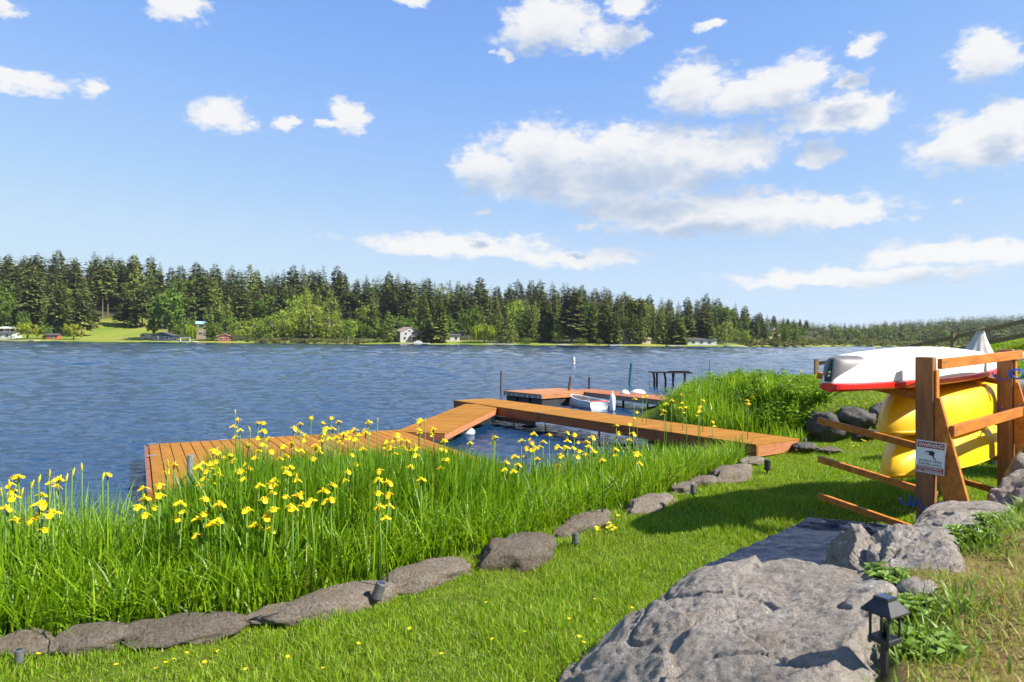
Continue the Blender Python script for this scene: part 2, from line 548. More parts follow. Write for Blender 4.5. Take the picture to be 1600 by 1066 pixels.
M['trunk'] = simple('bark', (0.15, 0.10, 0.07), 0.9, 0.35, 3.0, kind='Generated')
M['pale_trunk'] = simple('pale bark', (0.32, 0.29, 0.25), 0.9, 0.3, 3.0, kind='Generated')
M['petal'] = leaf_mat('iris petal', [(0, (0.82, 0.60, 0.003)), (0.6, (0.86, 0.69, 0.006)), (1, (0.90, 0.76, 0.02))], 0.5, 0.35, (1.0, 0.95, 0.5), 0.05)
M['bud'] = leaf_mat('iris bud', [(0, (0.55, 0.40, 0.01)), (1, (0.75, 0.62, 0.01))], 0.5, 0.2)
M['stem'] = leaf_mat('iris stem', [(0, (0.075, 0.165, 0.012)), (1, (0.115, 0.215, 0.015))], 0.5, 0.2)
M['iris_leaf'] = leaf_mat('iris leaf', [(0, (0.060, 0.145, 0.006)), (0.5, (0.115, 0.245, 0.008)), (0.9, (0.19, 0.335, 0.011)), (1, (0.24, 0.28, 0.03))], 0.38, 0.42, (1.45, 1.30, 0.35), 0, None, 0.5)
M['reed_leaf'] = leaf_mat('tall grass blade', [(0, (0.095, 0.195, 0.006)), (0.5, (0.185, 0.335, 0.008)), (0.88, (0.28, 0.44, 0.015)), (0.975, (0.28, 0.44, 0.02)), (1, (0.34, 0.30, 0.09))], 0.42, 0.42, (1.4, 1.25, 0.35), 0, None, 0.45)
M['lawn_blade'] = leaf_mat('lawn blade', [(0, (0.08, 0.165, 0.006)), (0.5, (0.205, 0.365, 0.010)), (0.86, (0.29, 0.45, 0.018)), (0.95, (0.42, 0.43, 0.10)), (1, (0.42, 0.36, 0.17))], 0.5, 0.42, (1.35, 1.2, 0.35), 0, (0.9, (0.27, 0.32, 0.03), 0.4), 0.3)
M['bank_blade'] = leaf_mat('dry bank blade', [(0, (0.10, 0.19, 0.015)), (0.5, (0.22, 0.31, 0.025)), (0.8, (0.34, 0.35, 0.06)), (1, (0.46, 0.38, 0.16))], 0.6, 0.3, (1.3, 1.2, 0.45), 0, (1.6, (0.40, 0.31, 0.10), 0.55), 0.25)
M['weed'] = leaf_mat('broad weed leaf', [(0, (0.11, 0.20, 0.02)), (1, (0.24, 0.36, 0.05))], 0.45, 0.3)
M['shrub'] = leaf_mat('shrub leaf', [(0, (0.08, 0.17, 0.010)), (0.6, (0.15, 0.28, 0.014)), (1, (0.25, 0.37, 0.03))], 0.42, 0.38)
M['fir'] = leaf_mat('fir needles', [(0, (0.054, 0.074, 0.020)), (0.6, (0.108, 0.136, 0.033)), (1, (0.180, 0.200, 0.045))], 0.65, 0.12, (1.2, 1.1, 0.5), 0.28, None, 0.15)
M['cedar'] = leaf_mat('cedar foliage', [(0, (0.105, 0.135, 0.026)), (0.6, (0.155, 0.190, 0.034)), (1, (0.21, 0.24, 0.045))], 0.65, 0.18, (1.2, 1.1, 0.5), 0.2, None, 0.15)
M['maple'] = leaf_mat('broad leaves', [(0, (0.060, 0.105, 0.014)), (0.6, (0.10, 0.160, 0.020)), (1, (0.15, 0.215, 0.028))], 0.6, 0.25, (1.2, 1.15, 0.4), 0.2, None, 0.2)
M['alder'] = leaf_mat('alder leaves', [(0, (0.16, 0.22, 0.022)), (0.6, (0.26, 0.33, 0.032)), (1, (0.36, 0.41, 0.07))], 0.6, 0.28, (1.2, 1.15, 0.4), 0.15, None, 0.2)
M['willow'] = leaf_mat('willow leaves', [(0, (0.18, 0.235, 0.014)), (0.6, (0.27, 0.33, 0.018)), (1, (0.35, 0.39, 0.035))], 0.6, 0.3, (1.2, 1.1, 0.4), 0.08, None, 0.2)
M['reedbed'] = leaf_mat('marsh growth', [(0, (0.10, 0.12, 0.035)), (0.6, (0.17, 0.18, 0.05)), (1, (0.24, 0.24, 0.08))], 0.7, 0.2, (1.1, 1.1, 0.5), 0.05, None, 0.1)
M['rockA'] = rock_mat('grey boulder', (0.335, 0.290, 0.240), (0.46, 0.410, 0.350), (0.190, 0.160, 0.128), 0.9, (0.27, 0.20, 0.13), 0.45)
M['rock_border'] = rock_mat('brown border stone', (0.20, 0.165, 0.125), (0.32, 0.27, 0.215), (0.085, 0.066, 0.050), 0.3, (0.19, 0.115, 0.055), 0.45, 1.8)
M['rock_dark'] = rock_mat('dark wall rock', (0.10, 0.092, 0.086), (0.24, 0.22, 0.20), (0.04, 0.036, 0.034), 0.3, (0.10, 0.08, 0.06), 0.3, 1.4)
M['rock_pale'] = rock_mat('pale rock', (0.42, 0.40, 0.36), (0.55, 0.53, 0.49), (0.25, 0.24, 0.22), 0.5, (0.3, 0.25, 0.2), 0.2, 1.2)


def ground_mat():
    m, nt, b = new_mat('soil under grass')
    v = position(nt)
    n = noise_node(nt, 7, 6, 0.65, v)
    n2 = noise_node(nt, 1.1, 4, 0.6, v)
    c = ramp_node(nt, [(0.3, (0.06, 0.09, 0.010)), (0.5, (0.11, 0.165, 0.014)), (0.7, (0.16, 0.21, 0.022))], n.outputs['Fac'])
    c = mixc(nt, c, (0.15, 0.13, 0.05), ramp_node(nt, [(0.5, (0, 0, 0)), (0.72, (0.5,) * 3)], n2.outputs['Fac']))
    at = nt.nodes.new('ShaderNodeAttribute'); at.attribute_name = 'dry'
    n4 = noise_node(nt, 4.5, 6, 0.7, v)
    soil = ramp_node(nt, [(0.35, (0.20, 0.12, 0.055)), (0.5, (0.26, 0.19, 0.075)), (0.68, (0.20, 0.20, 0.04))], n4.outputs['Fac'])
    c = mixc(nt, c, soil, at.outputs['Fac'])
    nt.links.new(c, b.inputs['Base Color'])
    b.inputs['Roughness'].default_value = 0.95; b.inputs['Specular IOR Level'].default_value = 0.1
    n3 = noise_node(nt, 60, 5, 0.7, v)
    bump(nt, b, n3.outputs['Fac'], 0.8, 0.04)
    return m


def far_ground_mat():
    m, nt, b = new_mat('meadow')
    v = position(nt)
    n = noise_node(nt, 0.035, 5, 0.6, v)
    n2 = noise_node(nt, 0.4, 5, 0.6, v)
    c = ramp_node(nt, [(0.34, (0.12, 0.18, 0.022)), (0.5, (0.23, 0.24, 0.04)), (0.66, (0.30, 0.25, 0.08))], n.outputs['Fac'])
    c = mixc(nt, c, (0.13, 0.21, 0.025), ramp_node(nt, [(0.4, (0, 0, 0)), (0.65, (0.7,) * 3)], n2.outputs['Fac']))
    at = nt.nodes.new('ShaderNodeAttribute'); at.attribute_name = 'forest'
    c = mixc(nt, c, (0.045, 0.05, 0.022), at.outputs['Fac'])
    nt.links.new(c, b.inputs['Base Color'])
    b.inputs['Roughness'].default_value = 0.95; b.inputs['Specular IOR Level'].default_value = 0.1
    return m


def water_mat():
    m, nt, b = new_mat('lake water')
    b.inputs['Base Color'].default_value = (0.006, 0.034, 0.085, 1)
    b.inputs['Roughness'].default_value = 0.06
    b.inputs['IOR'].default_value = 1.333
    vb = position(nt, (3.0, 6.5, 1.0))
    vc = position(nt, (11.0, 20.0, 1.0))
    n2 = noise_node(nt, 1.0, 4, 0.6, vb, 0.6)
    n3 = noise_node(nt, 1.0, 3, 0.6, vc, 0.3)
    mm = nt.nodes.new('ShaderNodeMath'); mm.operation = 'MULTIPLY'; mm.inputs[1].default_value = 0.032
    nt.links.new(n2.outputs['Fac'], mm.inputs[0])
    m2 = nt.nodes.new('ShaderNodeMath'); m2.operation = 'MULTIPLY_ADD'; m2.inputs[1].default_value = 0.009
    nt.links.new(n3.outputs['Fac'], m2.inputs[0]); nt.links.new(mm.outputs[0], m2.inputs[2])
    h = m2.outputs[0]
    bump(nt, b, h, 1.0, 1.0)
    return m


M['ground'] = ground_mat()
M['meadow'] = far_ground_mat()
M['water'] = water_mat()

# ------------------------------------------------------------------ the lake and the near bank
def lake():
    """real wavelets: wavelength grows with distance so that crests hide troughs at every range"""
    th = np.radians(np.concatenate([np.linspace(-88, -42, 24)[:-1], np.linspace(-42, 42, 350), np.linspace(42, 88, 24)[1:]]))
    r = [3.2]
    while r[-1] < 560: r.append(r[-1] * (1.0050 if r[-1] < 100 else 1.012))
    r = np.array(r + [700, 1000, 1500, 3000])
    TH, RR = np.meshgrid(th, r)
    X, Y = RR * np.sin(TH), RR * np.cos(TH)
    rg = np.random.default_rng(5)
    H = np.zeros_like(X)
    lam = np.geomspace(.09, 26, 54)
    gust = .95 + .16 * np.sin(X * .05 + 1.0 + .16 * Y + 1.3 * np.sin(X * .03)) * np.sin(Y * .06 + .02 * X) + .12 * np.sin(X * .013 + Y * .021)
    for L_ in lam:
        w = sstep(.014, .024, L_ / RR) * (1 - sstep(.04, .085, L_ / RR))
        if not (w > 0).any(): continue
        for q in range(2):
            ang = math.radians(96) + rg.normal(0, .55)
            k = 2 * np.pi / L_
            ph = k * (X * np.cos(ang) + Y * np.sin(ang)) + rg.uniform(0, 6.28)
            ph = ph + .9 * np.sin(ph * .31 + rg.uniform(0, 6)) + .6 * np.sin(k * .4 * (X * np.sin(ang) - Y * np.cos(ang)) + rg.uniform(0, 6))
            H += w * gust * WAVE * L_ / (2 * np.pi) * (np.sin(ph) + .25 * np.cos(2 * ph))
    H[RR > 560] = 0
    n, m = H.shape
    ii = (np.arange(n - 1)[:, None] * m + np.arange(m - 1)[None, :]).ravel()
    q = np.stack([ii, ii + 1, ii + 1 + m, ii + m], 1)[:, ::-1]
    me = np_mesh('lake_water', np.stack([X.ravel(), Y.ravel(), H.ravel()], 1), [q], True)
    return tag(mesh_obj('lake_water', me, M['water']), kind='structure')


WAVE = 0.028

# stones along the bed, measured in the photograph: centre, width, height in px
BS = [(30, 1002, 96, 30), (146, 990, 84, 34), (292, 975, 172, 32), (424, 956, 56, 22), (528, 932, 160, 46), (672, 895, 130, 42), (803, 860, 138, 60), (879, 832, 34, 22), (924, 812, 92, 28),
      (1012, 785, 84, 34), (1068, 763, 46, 22), (1096, 751, 54, 20), (1144, 734, 80, 28), (1176, 718, 44, 10)]
BED_LINE = [tuple(G(x, y - h * .12, .31)[:2]) for x, y, w, h in BS if w > 45]
SHORE = np.array([(-60, -8), (-14, .9), (-6.5, 2.9)] + BED_LINE + [(4.0, 11.4), (3.8, 13.4), (3.9, 16), (4.3, 19), (5.6, 22), (8.2, 23.4), (11, 25.5), (15, 30), (26, 41),
                  (62, 82), (210, 300), (420, 520), (900, 620)], float)
WALL = np.array([(0.75, -60), (0.75, 0.9), (0.92, 2.15), (1.75, 3.6), (2.75, 4.3), (3.55, 5.05), (4.5, 5.75), (5.9, 6.8), (7.4, 8.4), (8.4, 10.6),
                 (7.7, 12.4), (5.7, 12.9), (5.1, 13.9), (5.3, 17), (6.6, 20.5), (9.0, 22.2), (12, 24.2), (16, 29), (60, 70), (200, 260)], float)


def side_dist(P, line):
    """signed distance of points to a polyline; positive on its right-hand side"""
    best = np.full(len(P), 1e9); sgn = np.ones(len(P))
    for a, b in zip(line[:-1], line[1:]):
        ab = b - a; L2 = (ab ** 2).sum()
        t = np.clip(((P - a) @ ab) / L2, 0, 1)
        q = P - (a + t[:, None] * ab)
        d = np.hypot(q[:, 0], q[:, 1])
        s = -(ab[0] * (P[:, 1] - a[1]) - ab[1] * (P[:, 0] - a[0]))
        upd = d < best - 1e-9
        best = np.where(upd, d, best); sgn = np.where(upd, np.where(s >= 0, 1.0, -1.0), sgn)
    return best * sgn


def sstep(a, b, x):
    t = np.clip((x - a) / (b - a), 0, 1)
    return t * t * (3 - 2 * t)


def land(P):
    P = np.asarray(P, float).reshape(-1, 2)
    ds = side_dist(P, SHORE); dw = side_dist(P, WALL)
    x, y = P[:, 0], P[:, 1]
    wob = 0.025 * np.sin(x * 1.7 + 0.6 * y) + 0.02 * np.sin(y * 2.3 - x) + 0.012 * np.sin(5.1 * x + 3 * y)
    z = 0.29 + wob + 0.03 * np.clip(2.5 - y, 0, 6)
    lake = np.where(ds < 0, 1.0, 0.0)
    drop = 0.30 * sstep(0.0, 1.1, -ds) + 0.30 * sstep(0.6, 3.2, -ds) + 1.2 * sstep(2.5, 12, -ds)
    z = z - drop - .12 * np.exp(-((x - 4.35) ** 2 + (y - 11.1) ** 2) / 1.6)
    bank = 0.93 + 0.10 * np.clip(dw, 0, 2.5) + 0.004 * np.clip(dw - 2.5, 0, 60) + 0.22 * np.clip(x - 9.6 - np.clip(y - 18, 0, 400) * .55, 0, 6) + 1.5 * wob
    # behind the rocks the bank is level towards the neighbour's fence
    w = sstep(-0.12, 0.28, dw) * sstep(0.0, 0.6, ds)
    return z * (1 - w) + bank * w


water = lake()


def axis_(lo, f0, f1, hi, fine, grow):
    a = list(np.arange(f0, f1 + 1e-6, fine)); s = fine
    while a[-1] < hi: s *= grow; a.append(a[-1] + s)
    s = fine
    while a[0] > lo: s *= grow; a.insert(0, a[0] - s)
    return np.array(a)


gx = axis_(-50, -5, 9, 900, 0.10, 1.09)
gy = axis_(-55, 1.0, 15, 640, 0.10, 1.09)
XX, YY = np.meshgrid(gx, gy)
Pg = np.stack([XX.ravel(), YY.ravel()], 1)
Zg = land(Pg)
nx_, ny_ = len(gx), len(gy)
ii = (np.arange(ny_ - 1)[:, None] * nx_ + np.arange(nx_ - 1)[None, :]).ravel()
quads = np.stack([ii, ii + 1, ii + 1 + nx_, ii + nx_], 1)
keep = Zg[quads].max(1) > -1.2
dryw = sstep(.05, .35, side_dist(Pg, WALL)) * (1 - sstep(8.0, 11.0, YY.ravel()))
gme = np_mesh('ground', np.column_stack([Pg, Zg]), [quads[keep]], True)
at = gme.attributes.new('dry', 'FLOAT', 'POINT'); at.data.foreach_set('value', dryw.astype(np.float32))
tag(mesh_obj('ground', gme, M['ground']), kind='structure')


def on_land(x, y):
    return float(land([(x, y)])[0])


# ------------------------------------------------------------------ far shore
SH_PX = np.array([-900, -300, 0, 240, 500, 750, 1000, 1150, 1240, 1300, 1450, 1700, 2300])
SH_D = np.array([300, 325, 338, 335, 332, 330, 325, 335, 390, 470, 540, 640, 800])
SH_U = (SH_PX - 800) / FOC
HILL = np.interp  # hill height 150 m behind the shore, by px
H_PX = np.array([-900, 0, 150, 260, 420, 700, 900, 1040, 1180, 1300, 1500, 1700, 2300])
H_Z = np.array([20, 22, 22, 20, 17, 13, 11, 8, 5, 18, 29, 36, 36])
H_U = (H_PX - 800) / FOC


def far_z(u, d):
    u = np.asarray(u, float); d = np.asarray(d, float)
    e = d - np.interp(u, SH_U, SH_D)
    hz = np.interp(u, H_U, H_Z)
    far = sstep((1230 - 800) / FOC, (1320 - 800) / FOC, u)
    rise = hz * sstep(20, 150, e) * (1 - far) + far * hz * sstep(60, 420, e)
    meadow = 1.6 * sstep(0, 25, e)
    return np.where(e < 0, -2.0, 0.25 + np.minimum(e, 4) * 0.08 + meadow + rise)


us = np.linspace(SH_U[0], SH_U[-1], 360)
es = np.array([-6, -0.5, 0, 2, 5, 9, 14, 20, 28, 38, 50, 64, 80, 100, 125, 155, 200, 270, 360, 480, 650, 900, 1300, 1900])
UU, EE = np.meshgrid(us, es)
DD = np.interp(UU, SH_U, SH_D) + EE + np.where(EE < 25, 1.3 * np.sin(UU * 61) + 0.9 * np.sin(UU * 143), 0)
ZZ = far_z(UU, DD)
ZZ[1, :] = -0.4
nv = len(us)
ii = (np.arange(len(es) - 1)[:, None] * nv + np.arange(nv - 1)[None, :]).ravel()
quads = np.stack([ii, ii + 1, ii + 1 + nv, ii + nv], 1)
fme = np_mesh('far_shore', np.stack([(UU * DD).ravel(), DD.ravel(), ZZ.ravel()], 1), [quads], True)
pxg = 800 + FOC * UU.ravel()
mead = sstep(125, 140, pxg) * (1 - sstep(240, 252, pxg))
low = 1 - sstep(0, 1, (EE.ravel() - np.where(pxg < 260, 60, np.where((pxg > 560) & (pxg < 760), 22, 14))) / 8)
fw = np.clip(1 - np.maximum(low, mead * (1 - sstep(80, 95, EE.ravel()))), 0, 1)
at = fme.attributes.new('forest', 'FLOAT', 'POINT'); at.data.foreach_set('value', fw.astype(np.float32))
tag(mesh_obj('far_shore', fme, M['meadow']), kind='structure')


def far_pt(px, e):
    u = (px - 800) / FOC
    d = float(np.interp(u, SH_U, SH_D)) + e
    return Vector((u * d, d, float(far_z(u, d)))), d


def z_at(px, py, d):
    """height that shows at row py, seen d metres away"""
    return D(px, py, d).z


# ------------------------------------------------------------------ tree kinds (unit height 1, scaled on placing)
def rnd(a, b): return random.uniform(a, b)


def kite(vs, fs, root, tip, w, side, droop):
    """one flat spray of foliage"""
    root, tip = Vector(root), Vector(tip)
    mid = root.lerp(tip, 0.55)
    o = len(vs)
    vs += [root, mid + side * w + Vector((0, 0, droop)), tip, mid - side * w + Vector((0, 0, droop))]
    fs.append((o, o + 1, o + 2)); fs.append((o, o + 2, o + 3))


def pyd(name, vs, fs):
    me = bpy.data.meshes.new(name)
    me.from_pydata([tuple(v) for v in vs], [], fs); me.update()
    return me


def fir_meshes(seed, rad=0.135, clear=0.12, levels=52, per=8, power=0.8, ragged=0.3):
    random.seed(seed)
    vs, fs = [], []
    lean = Vector((rnd(-.012, .012), rnd(-.012, .012), 0))
    for i in range(levels):
        t = (i + rnd(-.3, .3)) / levels
        z = clear + (1 - clear) * max(0, t) ** 0.92
        tt = (z - clear) / (1 - clear)
        r = rad * (1 - tt) ** power * min(1, 0.55 + tt * 4) + 0.006
        n = max(4, int(per * (1 - 0.5 * tt)))
        a0 = rnd(0, 6.28)
        for k in range(n):
            a = a0 + 6.283 * k / n + rnd(-.35, .35)
            l = r * rnd(1 - ragged * 1.4, 1 + ragged)
            if random.random() < 0.06: l *= 1.25
            dirv = Vector((math.cos(a), math.sin(a), 0)); side = Vector((-math.sin(a), math.cos(a), 0))
            base = Vector((0, 0, z)) + lean * z
            up = 0.25 * (tt - 0.45)
            tip = base + dirv * l + Vector((0, 0, l * up - 0.18 * l * l / rad))
            roll = rnd(-.5, .5)
            sd = side * math.cos(roll) + Vector((0, 0, math.sin(roll)))
            kite(vs, fs, base + dirv * l * 0.12, tip, l * rnd(.20, .34), sd, -l * rnd(0.02, .12))
            for q in range(2):
                f = rnd(.35, .8); b2 = base.lerp(tip, f)
                a2 = a + rnd(-1.0, 1.0)
                d2 = Vector((math.cos(a2), math.sin(a2), rnd(-.75, .05)))
                kite(vs, fs, b2, b2 + d2 * l * rnd(.3, .5), l * rnd(.10, .17), Vector((-math.sin(a2), math.cos(a2), rnd(-.6, .6))).normalized(), 0)
    crown = pyd('crown', vs, fs)
    tb = MB().tube([(0, 0, -0.03), (0, 0, 0.03), (lean.x * .3, lean.y * .3, .3), (lean.x, lean.y, 0.97)], [0.017, 0.0135, 0.0105, 0.001], 7)
    return crown, tb.mesh('trunk', smooth=True)


def leafy_meshes(seed, lobes, count, leaf, trunk_h, trunk_r, limbs=5, hang=0.0):
    """crown of leaf clumps through lobes (x,y,z,rx,ry,rz)"""
    random.seed(seed)
    rg = np.random.default_rng(seed)
    vol = np.array([l[3] * l[4] * l[5] for l in lobes]) ** 0.75; vol /= vol.sum()
    vs, fs = [], []
    for l, v in zip(lobes, vol):
        n = int(count * v)
        # leaves gather in twig clusters so that light and dark clumps and gaps appear
        ncl = max(2, n // 14)
        for c in range(ncl):
            dv = rg.normal(size=3); dv /= np.linalg.norm(dv)
            rr = rg.uniform(0.45, 1.04) ** 0.5
            cc = np.array(l[:3]) + dv * rr * np.array(l[3:])
            for q in range(14):
                p = cc + rg.normal(size=3) * leaf * 1.1
                s = leaf * rg.uniform(0.55, 1.25)
                nrm = dv * 0.7 + rg.normal(size=3) * 0.7 + np.array((0, 0, .3)); nrm /= np.linalg.norm(nrm)
                a = np.cross(nrm, rg.normal(size=3)); a /= np.linalg.norm(a) + 1e-9
                b = np.cross(nrm, a)
                o = len(vs)
                if hang:
                    hl = hang * rg.uniform(.5, 1.2)
                    a = np.array((a[0], a[1], 0.0)) * s * .55
                    d = np.array((dv[0] * .12, dv[1] * .12, -1.0)) * hl
                    vs += [p - a, p + a, p + a * .6 + d, p - a * .6 + d]
                else:
                    vs += [p - a * s - b * s * .5, p + a * s * .3 - b * s * .7, p + a * s + b * s * .4, p - a * s * .4 + b * s * .8]
                fs.append((o, o + 1, o + 2, o + 3))
    me = bpy.data.meshes.new('crown')
    me.from_pydata([tuple(map(float, v)) for v in vs], [], fs); me.update()
    tb = MB().tube([(0, 0, -.04), (0, 0, .02), (0.01, 0, trunk_h * .6), (0, 0.01, trunk_h)], [trunk_r * 1.4, trunk_r * 1.1, trunk_r * .8, trunk_r * .55], 7)
    for k in range(limbs):
        l = random.choice(lobes)
        e = Vector(l[:3]) + Vector((rnd(-.5, .5) * l[3], rnd(-.5, .5) * l[4], rnd(-.2, .6) * l[5]))
        s0 = Vector((0, 0, trunk_h * rnd(.55, 1)))
        tb.tube([s0, s0.lerp(e, .5) + Vector((0, 0, .03)), e], [trunk_r * .5, trunk_r * .32, trunk_r * .1], 5)
    return me, tb.mesh('trunk', smooth=True)


def lobes_round(seed, n, w, zlo, zhi, ls):
    random.seed(seed)
    out = [(0, 0, (zlo + zhi) / 2, w * .62, w * .62, (zhi - zlo) * .42)]
    for k in range(n):
        a = rnd(0, 6.28); r = rnd(.35, .75) * w
        z = rnd(zlo, zhi - ls * .8)
        r *= math.sqrt(max(.15, 1 - ((z - (zlo + zhi) / 2) / ((zhi - zlo) / 2 + .05)) ** 2))
        s = ls * rnd(.7, 1.25)
        out.append((r * math.cos(a), r * math.sin(a), z, s, s, s * .8))
    return out


def lobes_cone(w, n, zlo):
    out = []
    for k in range(n):
        t = k / (n - 1)
        out.append((0, 0, zlo + (0.95 - zlo) * t, w * (1 - t) ** .75 + .012, w * (1 - t) ** .75 + .012, .65 / n + .03))
    return out


KIND = {}


def kind(name, crown, trunk, mat, tm='trunk', cm=None):
    crown.materials.append(M[mat]); trunk.materials.append(M[tm])
    KIND.setdefault(name, []).append((crown, trunk))


for s in range(6): kind('fir', *fir_meshes(100 + s, [.16, .19, .17, .20, .15, .18][s], [.06, .14, .10, .24, .08, .16][s], 54, 9, [.72, .50, .78, .45, .62, .55][s], .40), 'fir')
for s in range(3): kind('tall_fir', *fir_meshes(130 + s, .155, .36 + .06 * s, 44, 9, .5, .4), 'fir')
for s in range(3): kind('cedar', *fir_meshes(150 + s, .17, .03, 62, 9, .78, .22), 'cedar')
for s in range(2): kind('cone_tree', *leafy_meshes(170 + s, lobes_cone(.2 + .03 * s, 9, .12), 2600, .017, .3, .014), 'cedar')
for s in range(2): kind('poplar', *leafy_meshes(180 + s, [(0, 0, .12 + .085 * k, .075 + .02 * math.sin(k), .075, .09) for k in range(10)], 2400, .016, .3, .012), 'cedar')
for s in range(3): kind('maple', *leafy_meshes(190 + s, lobes_round(190 + s, 16, .36, .2, .95, .15), 3600, .020, .35, .022), 'maple')
for s in range(3): kind('alder', *leafy_meshes(200 + s, lobes_round(200 + s, 14, .38, .12, .95, .13), 2600, .018, .6, .014, 9), 'alder', 'pale_trunk')
for s in range(2): kind('round_shrub', *leafy_meshes(210 + s, lobes_round(210 + s, 16, .85, .35, .9, .26), 2200, .032, .45, .045), 'willow')
kind('willow', *leafy_meshes(220, [(0, 0, .62, .42, .42, .32)] + lobes_round(220, 16, .72, .4, .9, .2)[1:], 2600, .020, .5, .03, 6, .22), 'willow')
for s in range(2): kind('bush', *leafy_meshes(230 + s, lobes_round(230 + s, 12, .8, .2, .85, .3), 1500, .04, .3, .03), 'maple')

for s in range(4): kind('far_fir', *fir_meshes(240 + s, .17, .05, 20, 6, .5, .35), 'fir')
for s in range(3): kind('far_leafy', *leafy_meshes(250 + s, lobes_round(250 + s, 8, .4, .15, .95, .2), 320, .05, .3, .02), 'cedar')
for s in range(3): kind('far_bush', *leafy_meshes(260 + s, lobes_round(260 + s, 6, .8, .2, .85, .35), 170, .10, .3, .03), 'reedbed')

NICE = {'fir': 'fir_tree', 'tall_fir': 'fir_tree', 'cedar': 'cedar_tree', 'cone_tree': 'cypress_tree', 'poplar': 'poplar_tree', 'maple': 'broadleaf_tree',
        'alder': 'alder_tree', 'round_shrub': 'low_spreading_tree', 'willow': 'willow_tree', 'bush': 'shoreline_bush'}


def plant_tree(k, loc, h, label, cat='tree', group=None, sx=1.0, idx=None):
    cm, tm = random.choice(KIND[k]) if idx is None else KIND[k][idx]
    r = empty(NICE[k], loc, rnd(0, 6.28))
    r.scale = (h * sx, h * sx, h)
    link(bpy.data.objects.new('crown', cm), r)
    link(bpy.data.objects.new('trunk', tm), r)
    tag(r, label, cat, group)
    return r


def tree_px(k, px, top_y, e, width_px, label, group=None, idx=None, sink=0.0):
    """a far-shore tree e metres behind the water's edge, reaching row top_y"""
    p, d = far_pt(px, e)
    h = z_at(px, top_y, d) - p.z
    base_w = {'fir': .33, 'tall_fir': .30, 'cedar': .35, 'cone_tree': .42, 'poplar': .17, 'maple': .86, 'alder': .86, 'round_shrub': 1.9, 'willow': 1.75, 'bush': 1.9}[k]
    sx = 1.0 if not width_px else width_px * d / FOC / (base_w * h)
    return plant_tree(k, p - Vector((0, 0, sink)), h, label, 'tree', group, sx, idx)


PROFILE_X = [-200, 0, 30, 60, 110, 150, 180, 245, 262, 290, 325, 360, 390, 405, 420, 480, 525, 540, 570, 600, 620, 640, 680, 740, 780, 830, 900, 940, 960, 1000, 1040, 1065, 1090, 1130, 1150, 1175, 1200, 1240, 1280]
PROFILE_Y = [400, 400, 396, 391, 394, 399, 396, 403, 424, 411, 409, 414, 416, 430, 420, 415, 419, 426, 426, 418, 420, 430, 431, 435, 440, 440, 441, 445, 448, 458, 464, 468, 460, 466, 470, 484, 490, 496, 502]


def segment(px):
    if px < 130: return 'above the far-left houses across the lake'
    if px < 290: return 'behind the sloping meadow across the lake'
    if px < 420: return 'between meadow and alder thicket'
    if px < 600: return 'behind the pale alder thicket across the lake'
    if px < 740: return 'behind the grey gabled lake house'
    if px < 900: return 'behind the yellow-green willow across the lake'
    if px < 1080: return 'around the tall poplars across the lake'
    return 'at the right end of the opposite shore'


def forest():
    random.seed(41)
    nfir = 0
    # (distance behind the water, px step, how far below the skyline, kinds)
    rows = [(150, 16, (-8, 13), 1.0), (118, 17, (-2, 22), .9), (92, 19, (8, 36), .72), (66, 21, (18, 50), .55), (42, 25, (32, 60), .4)]
    for ri, (e, step, drop, firp) in enumerate(rows):
        px = -90 + rnd(0, step)
        while px < 1262:
            x = px + rnd(-.45, .45) * step
            px += step
            if x > 1215 and ri > 2: continue
            meadow = 132 < x < 246
            if meadow and ri >= 2: continue
            if x < 60 and ri >= 4: continue
            if ri >= 3 and 590 < x < 735: continue
            if ri == 4 and (280 < x < 400 or 735 < x < 780): continue
            sky = np.interp(x, PROFILE_X, PROFILE_Y)
            top = sky + rnd(*drop)
            shr = max(.35, (532 - sky) / 120.0)
            top = sky + (top - sky) * shr
            k = 'fir'
            if random.random() > firp: k = random.choice(['cedar', 'maple', 'cedar', 'cone_tree', 'alder'])
            elif random.random() < .22 and x < 420: k = 'tall_fir'
            if ri == 0 and random.random() < .06: k = 'maple'; top += 9
            p, d = far_pt(x, e + rnd(-9, 9))
            h = z_at(x, top, d) - p.z
            h = max(9.0, min(h, 44))
            where = segment(x)
            if k in ('fir', 'tall_fir'):
                lab = ('tall dark skyline fir ' if ri == 0 else 'dark fir mid-wood ' if ri < 3 else 'dark low fir ') + where
                nfir += 1
            elif k == 'cedar': lab = 'lighter green cedar ' + where
            elif k == 'alder': lab = 'pale green leafy tree ' + where
            elif k == 'maple': lab = 'rounded leafy tree ' + where
            else: lab = 'pale cone-shaped tree ' + where
            plant_tree(k, p, h, lab, 'tree', 'far trees ' + where, rnd(.85, 1.25) * (.75 if k in ('maple', 'alder') else 1.0))
    return nfir


NFIR = forest()

